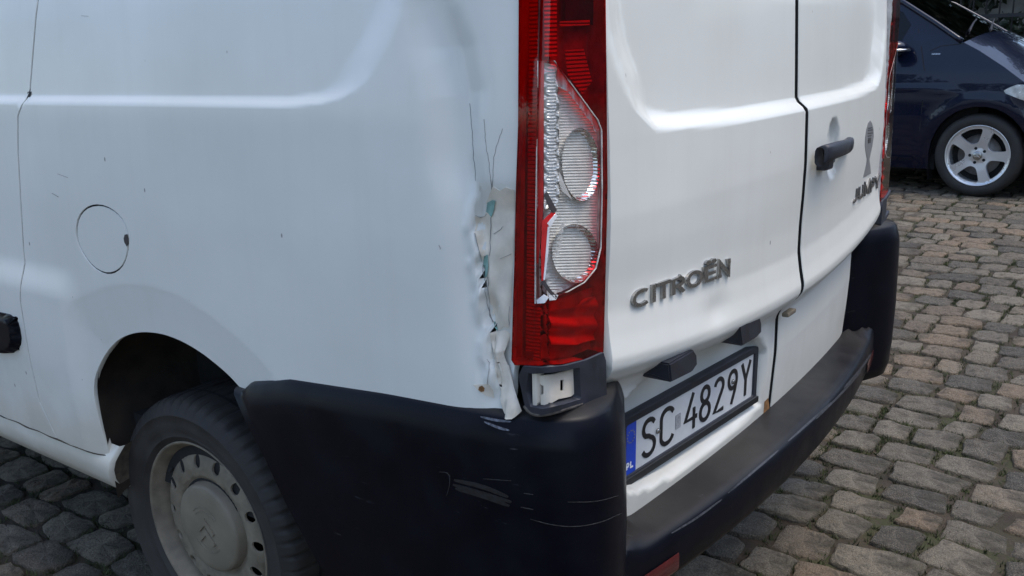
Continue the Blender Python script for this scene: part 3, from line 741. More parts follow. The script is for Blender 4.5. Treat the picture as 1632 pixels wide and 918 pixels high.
# --- handle: arched grip with keyhole boss
hpx = [(1306, 250), (1314, 245), (1326, 241), (1338, 237), (1348, 234), (1353, 231), (1354, 228)]
hof = [.020, .030, .036, .038, .034, .024, .004]; pts = [march((lambda o_: (lambda P: rearG(P)-o_))(o_), np.array([p], float), 1.1, 4.2)[0] for p, o_ in zip(hpx, hof)]
pts = smooth_poly(pts, 2, False); nP = len(pts)
V = []; F = []
for i, p in enumerate(pts):
    t_ = i/(nP-1); hh = .021-.006*t_; dd = .011
    for k in range(12):
        a = 2*math.pi*k/12; c_, s_ = math.cos(a), math.sin(a); V.append((p[0], p[1]+dd*np.sign(c_)*abs(c_)**.7, p[2]+hh*np.sign(s_)*abs(s_)**.7))
for i in range(nP-1):
    for k in range(12): F.append([i*12+k, i*12+(k+1) % 12, (i+1)*12+(k+1) % 12, (i+1)*12+k])
F += [list(range(12)), [(nP-1)*12+k for k in range(12)]]
hd = mesh_obj('door_handle', V, F, TRIM, door2)
b0 = march(rearG, np.array([[1311., 252.]]), 1.1, 4.2)[0]; box('lock_boss', (b0[0]-.016, b0[1]-.008, b0[2]), (.050, .034, .048), TRIM, door2, bev=.009)
b1 = march(rearG, np.array([[1317., 251.]]), 1.1, 4.2)[0]
o = lathe('keyhole', [(.0075, -.002), (.0075, .0012), (.005, .0012), (.0045, -.001), (.0002, -.001)], (b1[0]-.028, b1[1]-.0262, b1[2]), (0, -1, 0), CHROMED, door2, 20)
# --- number plate
X0, YP, ZP, PYAW, PT = -.6013, .0, .6626, .0860, -.0175
pc = np.array([X0+.279, YP, ZP]); pex = np.array([math.cos(PYAW), -math.sin(PYAW), 0]); pez = np.array([0, math.sin(PT), math.cos(PT)]); pn = np.cross(pex, pez)
if pn[1] > 0: pn = -pn
def plm(uv, off=0.): uv = np.asarray(uv, float); return pc+(uv[:, 0:1]-.279)*pex+uv[:, 1:2]*pez+pn*off
def rrect(x0, x1, y0, y1, r, n=5):
    P = []
    for (cx, cy, a) in ((x1-r, y1-r, 0), (x0+r, y1-r, 90), (x0+r, y0+r, 180), (x1-r, y0+r, 270)): P += arc(cx, cy, r, r, a, a+90, n)
    return P
plate = patch('number_plate', rrect(.000, .520, -.057, .057, .008), lambda uv: plm(uv, .000), PLATEW, van, pn, res=.03, thick=.002)
plate['label'] = 'white number plate with blue band in black frame'
frm = patch('plate_frame', rrect(-.010, .530, -.068, .066, .010), lambda uv: plm(uv, .005), TRIM, plate, pn, res=.03, holes=[rrect(.0035, .5165, -.0525, .0525, .006)], thick=.020)
patch('lower_frame_bar', rrect(-.010, .530, -.0675, -.0535, .003), lambda uv: plm(uv, .011), PLATEB, plate, pn, res=.03, thick=.008)
patch('blue_band', rrect(.004, .042, -.052, .052, .001), lambda uv: plm(uv, .0012), BLUE, plate, pn, res=.03, thick=.001)
for st, wd_ in ((([[(.010, -.040), (.010, -.027)], [(.010, -.028)]+arc(.013, -.031, .004, .0035, 90, -90, 6)+[(.010, -.0345)]]), .0032), (([[(.023, -.027), (.023, -.039), (.031, -.039)]]), .0036)):
    V, F = stroke_mesh(st, wd_, lambda q, o: plm(q, o), .0024, .0002); mesh_obj('country_code', V, F, PAINTW, plate, False)
STARM = plain('faded_star_print', (.30, .30, .25), .6)
for k in range(12):
    a = R(30*k); V, F = stroke_mesh([[(.023+.012*math.cos(a)-.0012, .024+.012*math.sin(a)), (.023+.012*math.cos(a)+.0012, .024+.012*math.sin(a))]], .0024, lambda q, o: plm(q, o), .0024, .0002); mesh_obj('band_star', V, F, STARM, plate, False)
def plx(zx):
    px = np.array([[980+zx/3.99, 540+(670-.592*(zx-130))/3.99]]); d = rays(px)[0]; t = ((pc-CAM)@pn)/(d@pn); P = CAM+d*t; return float((P-pc)@pex)+.279
PG = {'S': [arc(.50, .74, .42, .215, 25, 250, 12)[:-1]+[(.50, .53)]+arc(.48, .265, .44, .225, 70, -160, 14)], 'C': [arc(.56, .74, .46, .22, 20, 180, 9)+arc(.56, .26, .46, .22, 180, 345, 9)],
      '4': [[(.66, 1), (.06, .30), (1.0, .30)], [(.74, .58), (.74, 0)]], '8': [arc(.5, .755, .36, .205, 0, 360, 18), arc(.5, .275, .43, .235, 0, 360, 20)],
      '2': [arc(.5, .74, .40, .22, 165, -20, 12)+[(.10, .045), (.98, .045)]], '9': [arc(.5, .71, .42, .25, 0, 360, 20), [(.915, .66), (.78, .40), (.42, .0)]], 'Y': [[(.04, 1), (.5, .48), (.96, 1)], [(.5, .50), (.5, 0)]]}
for ch, a, b in (('S', 172, 258), ('C', 284, 368), ('4', 442, 522), ('8', 538, 606), ('2', 626, 692), ('9', 716, 776), ('Y', 801, 858)):
    xa, xb = plx(a), plx(b)
    V, F = stroke_mesh([[(xa+(xb-xa)*p[0], -.0405+.080*p[1]) for p in s] for s in PG[ch]], .0095, lambda q, o: plm(q, o), .0002, .0012); mesh_obj('plate_character', V, F, PLATEB, plate, False)
xs_ = plx(400); patch('registration_sticker', rrect(xs_-.010, xs_+.010, -.020, .012, .003), lambda uv: plm(uv, .0012), plain('grey_hologram', (.34, .35, .36), .3, var=.35, nscale=300), plate, pn, res=.02, thick=.0006)
for zx in (268, 745):
    xq = plx(zx); V, F = tube_geo([plm(np.array([[xq, .002 if zx < 500 else .012]]), .0015)[0], plm(np.array([[xq, .002 if zx < 500 else .012]]), .005)[0]], [.006, .0045], 10); mesh_obj('plate_screw', V, F, CHROMED, plate)
# --- plate lamp pods under the ridge
def hity(px, Y):
    d = rays(np.array([px], float))[0]; return CAM+d*((Y-CAM[1])/d[1])
for yf_, L in ((-.078, [(1042, 599), (1067, 580), (1106, 557), (1111, 565), (1112, 581), (1104, 593), (1070, 610)]), (-.088, [(1157, 541.5), (1179, 520), (1211, 502), (1214, 515), (1214, 530), (1206, 539), (1183, 552)])):
    P = [hity(p, yf_) for p in L[1:]]; A = hity(L[0], yf_+.03); bm = bmesh.new()
    for q in P+[p+np.array([0, .075, .0]) for p in P]+[A, A+np.array([0, .045, .004])]: bm.verts.new(tuple(q))
    bmesh.ops.convex_hull(bm, input=bm.verts); bmesh.ops.bevel(bm, geom=[e for e in bm.edges if e.is_manifold and e.calc_face_angle(0) > .5], offset=.003, segments=2, affect='EDGES')
    me = bpy.data.meshes.new('plate_lamp'); bm.to_mesh(me); bm.free(); me.materials.append(TRIM); o = bpy.data.objects.new('plate_lamp', me); COL.objects.link(o); o.parent = door
o = box('latch', (-.012, -.072, .797), (.050, .016, .010), STEEL, van, bev=.003)
rust = patch('rust_stain', [(1218, 640), (1224, 634), (1226, 650), (1222, 662), (1216, 662)], rearpx(.0006), RUST, door, (0, -1, 0), res=3, eps=.5)

# ------------------------------------------------------------------ tail light
def tail_light(parent):
    tl = empty('tail_light', (-.86, -.02, .93)); tl.parent = parent; tl.matrix_parent_inverse = Matrix.Translation(-Vector(parent.location)); IV = Matrix.Translation(-Vector(tl.location))
    def part(o): o.parent = tl; o.matrix_parent_inverse = IV; return o
    edge = [(828, -330), (826.5, 0), (825.5, 200), (822, 300), (819.5, 420), (817, 500), (815, 574), (820, 582), (860, 583), (900, 580), (935, 572), (962, 561), (965, 450), (968.5, 300), (967, 150), (965.5, 0), (964, -330)]
    clear = [(857, 97), (884, 97), (920, 146), (953, 191), (959, 207), (960, 300), (958, 395), (950, 428), (932, 450), (905, 465), (870, 480), (853, 484), (853, 400), (855, 250)]
    inner = lambda P, s=.985: [tuple(np.mean(edge, 0)*(1-s)+np.asarray(p)*s) for p in P]
    lampn = pxmap(lampG, -.034, .9, 2.6)
    part(patch('lamp_housing', edge, lampn, HOUSE, None, (-.5, -.8, 0), res=16, eps=1))
    eL = np.array(dens(edge, 10)+[edge[0]], float); part(grid_loft('lamp_wall', [pxmap(lampG, -.002, .9, 2.6)(eL), pxmap(lampG, -.036, .9, 2.6)(eL)], HOUSE, None))
    part(patch('red_lens', edge, lamppx(.0), REDLENS, None, (-.5, -.8, 0), res=9, eps=1, holes=[clear], thick=.004))
    part(patch('clear_lens', clear, lamppx(-.0004), CLEARLENS, None, (-.5, -.8, 0), res=9, eps=1, thick=.003))
    V, F = stroke_mesh([clear+[clear[0]]], .8, lambda q, o: lamppx()(q, o), -.0012, .0016); part(mesh_obj('lens_seam', V, F, HOUSE, None, False))
    # ribbed strips
    part(patch('ribbed_strip', [(845, -300), (858, -300), (857, 90), (851, 560), (838, 560), (843, 90)], lamppx(-.007), RIBR, None, (-.5, -.8, 0), res=9, eps=1))
    part(patch('ribbed_strip', [(864, -300), (885, -300), (888, 90), (868, 92)], lamppx(-.009), RIBR, None, (-.5, -.8, 0), res=9, eps=1))
    part(patch('ribbed_strip', [(853, 492), (862, 488), (860, 575), (850, 575)], lamppx(-.009), RIBR, None, (-.5, -.8, 0), res=9, eps=1))
    part(patch('side_reflector', [(829, -300), (842, -300), (840, 90), (832, 570), (819, 570)], lamppx(-.012), REDIN, None, (-.5, -.8, 0), res=9, eps=1))
    part(patch('red_cavity_reflector', [(905, -160), (950, -160), (945, 40), (900, 36)], lamppx(-.022), DARKIN, None, (-.5, -.8, 0), res=9, eps=1))
    part(patch('red_cavity_reflector', [(892, 34), (940, 32), (940, 40), (892, 42)], lamppx(-.012), RIBR, None, (-.5, -.8, 0), res=9, eps=1))
    part(patch('red_cavity_reflector', [(900, 80), (930, 78), (944, 130), (928, 150), (905, 120)], lamppx(-.020), RIBR, None, (-.5, -.8, 0), res=7, eps=1))
    part(patch('fog_reflector', [(880, 497), (952, 472), (955, 540), (935, 546), (880, 550)], lamppx(-.016, lambda uv: -.006*np.cos((uv[:, 0]-880)/9)-.004*np.cos(uv[:, 1]/5)), SILV, None, (-.5, -.8, 0), res=4, eps=.5))
    part(patch('red_floor', [(862, 486), (958, 452), (958, 560), (862, 576)], lamppx(-.026), REDIN, None, (-.5, -.8, 0), res=9, eps=1))
    # behind the clear lens
    gy = np.arange(90, 490, .9)
    rib = lambda amp, per: (lambda uv: amp*np.sin(uv[:, 1]*2*math.pi/per+.03*uv[:, 0]))
    part(patch('ribbed_panel', [(867, 100), (886, 103), (890, 160), (891, 320), (888, 330), (876, 330), (867, 335)], lamppx(-.007, rib(.0014, 5.2)), SILV, None, (-.5, -.8, 0), res=7, eps=.3, grid=(np.arange(870, 890, 6), gy)))
    part(patch('ribbed_strip', [(853.5, 100), (857.5, 98), (857, 330), (854, 340)], lamppx(-.004, rib(.0014, 6.2)), SILV, None, (-.5, -.8, 0), res=3, eps=.3, grid=(np.arange(855, 857, 1), gy)))
    part(patch('divider', [(859, 98), (867, 98), (866, 335), (858, 420), (854, 420), (857, 300)], lamppx(-.005), REDIN, None, (-.5, -.8, 0), res=7, eps=1))
    part(patch('back_panel', [(866, 330), (890, 150), (890, 110), (955, 195), (957, 395), (948, 425), (930, 446), (900, 462), (872, 474), (868, 400)], lamppx(-.018, rib(.00055, 4.6)), PEARL, None, (-.5, -.8, 0), res=7, eps=.3, grid=(np.arange(868, 958, 9), gy)))
    part(patch('edge_strip', [(888, 104), (900, 118), (952, 190), (957, 206), (949, 211), (943, 197), (905, 146), (889, 138)], lamppx(-.008, lambda uv: .0012*np.sin(uv[:, 0]*1.1)), SILV, None, (-.5, -.8, 0), res=4, eps=.4))
    def bowl(cx, cy, rx, ry, dep, tilt=0):
        c_, s_ = math.cos(tilt), math.sin(tilt)
        pl = [(cx+rx*math.cos(a)*c_-ry*math.sin(a)*s_, cy+rx*math.cos(a)*s_+ry*math.sin(a)*c_) for a in np.linspace(0, 2*math.pi, 41)[:-1]]
        def f(uv):
            dx, dy = uv[:, 0]-cx, uv[:, 1]-cy; a = (dx*c_+dy*s_)/rx; b = (-dx*s_+dy*c_)/ry; r2 = np.clip(a*a+b*b, 0, 1)
            return -dep*(1-r2)+.0006*np.sin(uv[:, 1]*2*math.pi/5.5)*(.2+r2)+.0004*np.sin(np.arctan2(b, a)*16)
        part(patch('bowl_reflector', pl, lamppx(-.010, f), MIRROR, None, (-.5, -.8, 0), res=3.5, eps=.3, grid=(np.arange(cx-rx, cx+rx, 3.0), np.arange(cy-ry, cy+ry, 1.4))))
    bowl(926, 262, 30, 58, .034, -.05); bowl(917, 404, 37, 47, .030, -.1)
    part(patch('bright_facet', [(891, 272), (903, 300), (912, 318), (896, 305), (890, 288)], lamppx(-.008), SILV, None, (-.5, -.8, 0), res=4, eps=.5))
    for k_ in range(6):
        x0_, y0_ = 883+k_*1.6, 410-k_*9; part(patch('bright_facet', [(x0_, y0_), (x0_+9, y0_-4), (x0_+8, y0_-10), (x0_+1, y0_-5)], lamppx(-.008), SILV, None, (-.5, -.8, 0), res=4, eps=.5))
    for (bx, by, r_) in ((922, 240, .011), (914, 404, .010)):
        P = march(lampG, np.array([[bx, by]], float), .9, 2.6)[0]; n_ = gnorm(lampG, P[None])[0]
        V, F = tube_geo([P-n_*.046, P-n_*.034, P-n_*.026, P-n_*.021], [r_*.8, r_, r_*.9, r_*.3], 14); part(mesh_obj('bulb', V, F, plain('bulb_glass', (.55, .50, .45), .1), None))
    # smashed piece: red shard, pale broken edges, dark gap
    shard = part(patch('broken_red_shard', [(864, 352), (878, 341), (884, 336), (886, 342), (874, 358), (872, 400), (868, 446), (863, 448), (862, 400)], lamppx(.0012), REDIN, None, (-.5, -.8, 0), res=4, eps=.5, thick=.004))
    for pl, mt in (([(872, 356), (886, 340), (889, 344), (877, 362)], SILV), ([(873, 362), (876, 361), (874, 400), (869, 446), (866, 446), (870, 400)], PAINTW), ([(862, 450), (868, 447), (878, 462), (888, 472), (886, 477), (874, 466)], DARKIN), ([(855, 478), (866, 470), (875, 474), (868, 483), (856, 484)], PAINTW), ([(874, 470), (890, 470), (886, 478), (876, 479)], SILV), ([(866, 310), (872, 306), (888, 335), (882, 340), (874, 328)], DARKIN)):
        part(patch('broken_edge', pl, lamppx(.0016), mt, None, (-.5, -.8, 0), res=4, eps=.5, thick=.003))
    return tl
tl = tail_light(van); tl['label'] = 'tall red tail light with smashed clear window'
# mirrored lamp on the other corner
m2 = empty('tail_light', (.86, -.02, .93)); m2.parent = van; m2.matrix_parent_inverse = Matrix.Translation(-Vector(van.location)); m2.scale = (-1, 1, 1)
for ch in tl.children:
    if ch.name.startswith('broken'): continue
    c = ch.copy(); COL.objects.link(c); c.parent = m2; c.matrix_parent_inverse = Matrix.Translation(-Vector(tl.location))
m2['label'] = 'intact red tail light seen edge on'
# --- lamp foot: dark trim with its cover gone, white bracket showing
def foot(parent):
    outer_ = [(833, 584), (862, 586), (900, 583), (935, 574), (962, 562), (966, 575), (967, 632), (940, 643), (895, 654), (862, 662), (848, 660), (836, 645), (826, 600)]
    hole_ = [(842, 594), (849, 596), (880, 594), (924, 586), (926, 636), (900, 644), (865, 652), (845, 648), (838, 625)]
    o = patch('lamp_foot', outer_, lamppx(.005), TRIM, parent, (-.5, -.8, 0), res=5, eps=1, holes=[hole_], thick=.03)
    return o
ft = foot(van)
patch('foot_recess', [(833, 588), (930, 582), (932, 645), (862, 662), (832, 650)], lamppx(-.034), SEAL, ft, (-.5, -.8, 0), res=10, eps=1)
patch('bracket', [(860, 599), (880, 597), (915, 588), (920, 590), (922, 622), (910, 632), (890, 636), (880, 642), (862, 647), (861, 630), (866, 628), (866, 615), (860, 612)], lamppx(-.008), FILLER, ft, (-.5, -.8, 0), res=5, eps=1, thick=.003, holes=[[(893, 606), (899, 605), (899, 623), (893, 623)]])
patch('bracket_tab', [(848, 596), (855, 596), (856, 646), (849, 646)], lamppx(-.002), FILLER, ft, (-.5, -.8, 0), res=5, eps=1, thick=.02)
patch('bracket_tab', [(923, 586), (927, 585), (927, 637), (924, 636)], lamppx(.001), TRIM, ft, (-.5, -.8, 0), res=5, eps=1, thick=.02)
V, F = tube_geo(march(lampG, np.array(smooth_poly([(838, 645), (846, 656), (860, 660), (885, 655), (925, 642)], 2, False)), .9, 2.6), .0055, 8); mesh_obj('torn_seal', V, F, plain('dusty_seal', (.09, .08, .07), .8, var=.5, nscale=90), ft)
ft2 = foot(van); ft2.scale = (-1, 1, 1)
ft2.matrix_parent_inverse = Matrix.Translation(-Vector(van.location))

# ------------------------------------------------------------------ bumper
PC = np.array(smooth_poly([(.645, .0), (.662, -.014), (.70, -.036), (.755, -.068), (.82, -.096), (.88, -.092), (.925, -.052), (.945, .015), (.949, .09), (.949, .20), (.949, .30), (.949, .40), (.949, .50), (.949, .60), (.949, .68), (.949, .73), (.949, .75)], 2, False))
_fy = np.array([.33, .4292, .4707, .5602, .635, .6967, .7601, .78]); _fv = np.array([.44, .4786, .5085, .5682, .6125, .6593, .7224, .72])
tgt = np.gradient(PC, axis=0); tgt /= np.linalg.norm(tgt, axis=1)[:, None]; inw = np.stack([-tgt[:, 1], tgt[:, 0]], -1)  # turned inward
bumper = empty('rear_bumper', (0, -.05, .40)); adopt(bumper, van); BI = Matrix.Translation(-Vector(bumper.location))
def bpart(o): o.parent = bumper; o.matrix_parent_inverse = BI; return o
bumper['label'] = 'black plastic rear bumper with step and tall scuffed corners'
def ztop(y): return np.interp(y, [-.2, .014, .1378, .3043, .566, .6925, .7224], [.858, .8545, .847, .838, .8165, .782, .758])
def corner(sg):
    rows = []
    for k in range(len(PC)):
        p, n_ = PC[k], inw[k]; row = []; zt = ztop(p[1]); s_ = np.clip((p[1]-.02)/.12, 0, 1)  # 1 on the flank
        lip = .10*(1-s_)+.028*s_
        prof_c = [(.10, .375), (.045, .368), (.016, .385), (.005, .42), (.0, .42+.20*(zt-.47)), (-.003, .42+.50*(zt-.47)), (-.002, .42+.80*(zt-.47)), (.0, zt-.050), (.0025, zt-.040), (.0115, zt-.008), (.018, zt-.001), (.5*lip+.012, zt+.003+.004*(1-s_)), (lip+.01, zt+.004+.010*(1-s_))]
        for (i_, z_) in prof_c:
            q = p+n_*i_; y_ = q[1]
            if y_ > .1:
                yf = float(np.interp(z_, _fy, _fv)); y_ = .1+(y_-.1)/(.75-.1)*(yf-.1)
            row.append((sg*q[0], y_, z_))
        rows.append(row)
    # turned-in edge at the wheel arch
    last = rows[-1]
    o = bpart(grid_loft('bumper_corner', rows, BLACK, None, (sg*1., -.5, 0)))
    bpart(grid_loft('bumper_lip', [last, [(v[0]-sg*.035, v[1]+.003, v[2]) for v in last]], BLACK, None, (0, 1, 0)))
    return o
bc = corner(-1); corner(1)
WALL = PC[:len(PC)//2]
def yout(x): return -.130+.118*x*x
rows = []
for x_ in np.concatenate([np.linspace(-.752, -.58, 24), np.linspace(-.56, .56, 40), np.linspace(.58, .752, 24)]):
    yo = yout(x_); yi = .03; row = []
    prof_b = [(yi, .556), (yo+.065, .549), (yo+.030, .546), (yo+.012, .543), (yo+.004, .537), (yo-.001, .527), (yo-.003, .51), (yo-.002, .48), (yo+.002, .452), (yo+.010, .438), (yo+.03, .430), (yo+.10, .425)]
    for (y_, z_) in prof_b:
        if z_ > .50:
            d_ = float(segdist(np.array([[abs(x_), y_]]), WALL, False)[0])
            z_ += .020*max(0, 1-d_/.040)**2*sstep(.50, .53, z_)
        row.append((x_, y_, z_))
    rows.append(row)
step = bpart(grid_loft('bumper_step', rows, BLACK, None, (0, -.3, 1)))
rows = [[(x_, yout(x_)-.0045, .492), (x_, yout(x_)-.0055, .488), (x_, yout(x_)-.0055, .462), (x_, yout(x_)-.0030, .455)] for x_ in np.linspace(-.74, -.60, 10)]
REFL = plain('red_reflector', (.075, .006, .008), .25, coat=.6)
for sg in (-1, 1): bpart(grid_loft('reflector', [[(p[0]*-sg, p[1], p[2]) for p in r_] for r_ in rows], REFL, None, (0, -1, 0)))
# scuffs on the left corner
bvh = BVHTree.FromPolygons([tuple(v.co) for v in bc.data.vertices], [tuple(p.vertices) for p in bc.data.polygons])
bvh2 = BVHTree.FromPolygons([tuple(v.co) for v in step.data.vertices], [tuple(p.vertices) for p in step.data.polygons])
def bpx(off, bvh=bvh):
    def f(uv, o=off):
        d = rays(np.asarray(uv, float)); out = []
        for v in d:
            l, n_, i_, q = bvh.ray_cast(Vector(CAM), Vector(v).normalized())
            if l is None: l, n_, i_, q = bvh.find_nearest(Vector(CAM+v*2.0))
            if n_.dot(Vector(v)) > 0: n_ = -n_
            out.append(np.array(l)+np.array(n_)*o)
        return np.array(out)
    return f
def scuffs(lines, wd, mt, name, tree_=None):
    for L in lines:
        L2 = smooth_poly(L, 2, False); n_ = len(L2); ww = [wd*(.25+.75*math.sin(math.pi*min(1, max(0, (i+.3)/n_)))) for i in range(n_)]
        V, F = stroke_mesh([L2], ww, bpx(0., tree_ or bvh), .0006, .0003); bpart(mesh_obj(name, V, F, mt, None, False))
scuffs([[(845, 827), (880, 837), (920, 840), (960, 832), (990, 818)], [(700, 752), (716, 753), (718, 770), (712, 790)], [(770, 763), (815, 766)], [(835, 786), (850, 788)], [(905, 800), (950, 800), (985, 790)], [(830, 808), (850, 812)]], 1.0, SCUFF, 'scratch')
scuffs([[(724, 765), (770, 775), (810, 792)], [(726, 778), (770, 790), (812, 806)], [(722, 772), (780, 790), (815, 800)]], 7.0, plain('dull_graze', (.0075, .008, .0095), .5, var=.8, nscale=120), 'graze')
scuffs([[(766, 664), (790, 670), (815, 672)], [(772, 672), (795, 682), (812, 686)]], 4.0, plain('white_paint_smear', (.09, .10, .125), .6, var=.8, nscale=200), 'paint_smear')

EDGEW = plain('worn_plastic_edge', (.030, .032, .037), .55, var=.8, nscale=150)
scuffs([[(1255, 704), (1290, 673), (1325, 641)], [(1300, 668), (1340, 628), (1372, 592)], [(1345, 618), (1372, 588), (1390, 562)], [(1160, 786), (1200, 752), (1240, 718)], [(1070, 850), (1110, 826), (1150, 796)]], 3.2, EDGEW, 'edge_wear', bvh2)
# ------------------------------------------------------------------ damage on the rear corner
sp0 = sidepx(0.)
fill = patch('filler_patch', [(757, 344), (764, 347), (772, 344), (777, 336), (776, 322), (781, 308), (786, 297), (797, 304), (806, 298), (820, 303), (821, 330), (818, 420), (814, 500), (811, 522), (803, 521), (797, 527), (791, 518), (785, 514), (783, 490), (779, 474), (777, 450), (773, 436), (770, 415), (764, 404), (761, 390), (756, 372), (758, 360)], sidepx(.0009), FILLER, van, (-1, 0, 0), res=5, eps=.7, thick=.0012)
for pl in ([(779, 322), (786, 318), (791, 319), (789, 334), (785, 346), (781, 340), (777, 337)], [(773, 408), (779, 406), (780, 425), (778, 441), (771, 441), (772, 424)], [(786, 514), (790, 512), (794, 520), (795, 527), (788, 524)]):
    patch('paint_chip', pl, sidepx(.0026), GREEN, fill, (-1, 0, 0), res=3, eps=.5, thick=.0006)
CR = [[(749, 165), (752, 200), (754, 240), (759, 288)], [(772, 190), (774, 230), (781, 270), (784, 312)], [(801, 205), (793, 228), (787, 250), (785, 300)], [(783, 346), (783, 400), (781, 408)], [(779, 441), (780, 480), (781, 506), (787, 514)], [(756, 372), (762, 398), (769, 425), (772, 460), (779, 500), (784, 514)],
      [(812, 488), (810, 505), (812, 518)], [(757, 343), (764, 346), (773, 345), (777, 341)], [(788, 373), (798, 366), (802, 361)], [(798, 412), (815, 404)], [(777, 612), (781, 580), (776, 572)], [(700, 390), (702, 397)], [(92, 277), (108, 283)], [(130, 25), (142, 26)], [(84, 308), (94, 314)]]
for L in CR:
    n_ = len(L); V, F = stroke_mesh([[(p[0]+random.gauss(0, .5), p[1]) for p in dens(smooth_poly(L, 1, False), 9, False)]], .55, lambda q, o: sp0(q, o), .0016 if L[0][1] > 300 else .0004, .0002); mesh_obj('crack', V, F, CRACK, van if L[0][0] < 740 else fill, False)
def flapoff(uv):
    u, v = uv[:, 0], uv[:, 1]; t_ = (v-520)/140; c_ = 797+22*np.clip(t_, 0, 1.2)**1.3; a = (u-c_)/20
    return .020*np.clip(1-np.abs(a)*.95, 0, 1)*np.clip(t_*4, 0, 1)*(.7+.3*np.sin(t_*7))+.0045*np.abs(np.sin(a*3.1+t_*4))*np.clip(t_*3, 0, 1)-.004
patch('torn_panel_edge', [(784, 517), (790, 519), (797, 528), (811, 521), (813, 535), (810, 560), (815, 590), (823, 622), (833, 654), (826, 663), (815, 662), (803, 640), (795, 612), (788, 585), (783, 556), (781, 535)], sidepx(.0015, flapoff), FILLER, van, (-1, 0, 0), res=3.5, eps=.5, thick=.003)
patch('bare_patch', [(754, 613), (779, 612), (786, 622), (788, 634), (774, 630), (762, 622)], sidepx(.0008), FILLER, fill, (-1, 0, 0), res=4, eps=.6, thick=.0008)
patch('rust_spot', [(764, 616), (769, 614), (773, 618), (772, 623), (767, 624), (763, 621)], sidepx(.0019), RUST, fill, (-1, 0, 0), res=3, eps=.5, thick=.0005)

# ================================================================== THE BLUE CAR
CO = np.array([5.7795, .5422, .167]); CTH = R(-94.93); cf_ = np.array([math.cos(CTH), math.sin(CTH), 0]); cn_ = np.array([math.sin(CTH), -math.cos(CTH), 0])
car = empty('parked_car', tuple(CO+cf_*-1.2-cn_*.85)); tag(car, 'dark blue compact hatchback parked beyond the van with silver alloy wheels', 'car')
def navy():
    m, t, b = newmat('navy_car_paint'); v = coords(t)
    t.links.new(mixc(t, ramp(t, noise(t, v, 6, 4), .3, .7), (.0025, .0045, .015), (.0035, .0065, .020)), b.inputs['Base Color'])
    b.inputs['Roughness'].default_value = .25; b.inputs['Specular IOR Level'].default_value = .15; b.inputs['Coat Weight'].default_value = .65; b.inputs['Coat Roughness'].default_value = .02; b.inputs['Coat IOR'].default_value = 1.45; return m
NAVY = navy(); CGLASS = lens('car_glass', (.16, .20, .17), .03)
ALLOY = plain('silver_alloy', (.66, .66, .655), .30, metal=.7, var=.06, nscale=5)
WTOT = 1.72
def cl(u, w_, z): u = np.asarray(u, float); return CO+u[..., None]*cf_+np.asarray(w_, float)[..., None]*cn_+np.asarray(z, float)[..., None]*np.array([0, 0, 1.])
_wz = smooth_interp([.0, .18, .30, .45, .60, .75, .85, .95, 1.08, 1.18, 1.48, 1.60], [-.06, -.05, -.012, .012, .024, .026, .014, -.004, -.045, -.075, -.200, -.26])
CARCH = np.array([(-.36, .10), (-.365, .30), (-.335, .45), (-.26, .58), (-.14, .665), (0, .692), (.14, .665), (.26, .58), (.335, .45), (.36, .30), (.36, .10)])
def wside(u, z):
    u = np.asarray(u, float); z = np.asarray(z, float); p = np.stack([u, z], -1)
    r_ = _wz(z)-.42*np.clip((u-.22)/.60, 0, 1.2)**2.4-.25*np.clip((-2.6-u)/.5, 0, 1)**2
    for c0 in (0., -2.568):
        d = np.abs(np.hypot(u-c0, z-.30)-.42); r_ = r_+.012*np.exp(-(d/.05)**2)
    r_ = r_+.010*np.exp(-((z-(.80+.06*(-u)*.3))/.02)**2)*sstep(-.1, -.3, u)
    return r_
def cside(uv): return cl(uv[:, 0], wside(uv[:, 0], uv[:, 1]), uv[:, 1])
def cmir(f):
    def g(uv):
        P = f(uv); h = (P-CO)@cn_; return P+cn_[None]*(-WTOT-2*h)[:, None]
    return g
archF = smooth_poly([tuple(p) for p in CARCH], 1, False); archR = [(p[0]-2.568, p[1]) for p in archF]
top_ = [(.77, .36), (.775, .50), (.74, .62), (.66, .68), (.50, .75), (.36, .81), (.269, .868), (.126, .973), (-.065, 1.094), (-.184, 1.157), (-.432, 1.313), (-.698, 1.475), (-.95, 1.555), (-1.4, 1.59), (-1.95, 1.585), (-2.5, 1.52), (-2.78, 1.42), (-2.98, 1.10), (-3.05, .80), (-3.06, .40), (-2.98, .22)]
lower = [(p[0], p[1]) for p in archR]+[(-2.2, .19), (-.365, .19)]+[(p[0], p[1]) for p in archF]+[(.70, .20)]
win1 = [(-.66, 1.155), (-.60, 1.30), (-.68, 1.40), (-.98, 1.515), (-1.40, 1.545), (-1.45, 1.19)]; win2 = [(-1.53, 1.195), (-1.50, 1.545), (-1.95, 1.54), (-2.40, 1.48), (-2.52, 1.28)]
cb = patch('body_side', top_+lower, cside, NAVY, car, cn_, res=.03, holes=[win1, win2], thick=.03)
patch('body_side', top_+lower, cmir(cside), NAVY, car, -cn_, res=.05, holes=[win1, win2], thick=.03)
for wn in (win1, win2):
    patch('side_window', wn, lambda uv: cside(uv)-cn_*.006, CGLASS, car, cn_, res=.06); patch('side_window', wn, lambda uv: cmir(cside)(uv)+cn_*.006, CGLASS, car, -cn_, res=.06)
def cacross(pr, crown, n=21, du=0.):
    rows = []
    for (u, z) in pr:
        a = float(wside(np.array([u]), np.array([z]))[0]); b = -WTOT-a; row = []
        for k in range(n):
            t_ = 2*k/(n-1)-1; e = 1-abs(t_)**2.6; w_ = a+(b-a)*k/(n-1); row.append(cl(np.array(u+du*e), np.array(w_), np.array(z+crown*e)))
        rows.append(row)
    return np.array(rows)
def dens2(P, r_): return [tuple(q) for q in dens(P, r_, False)]
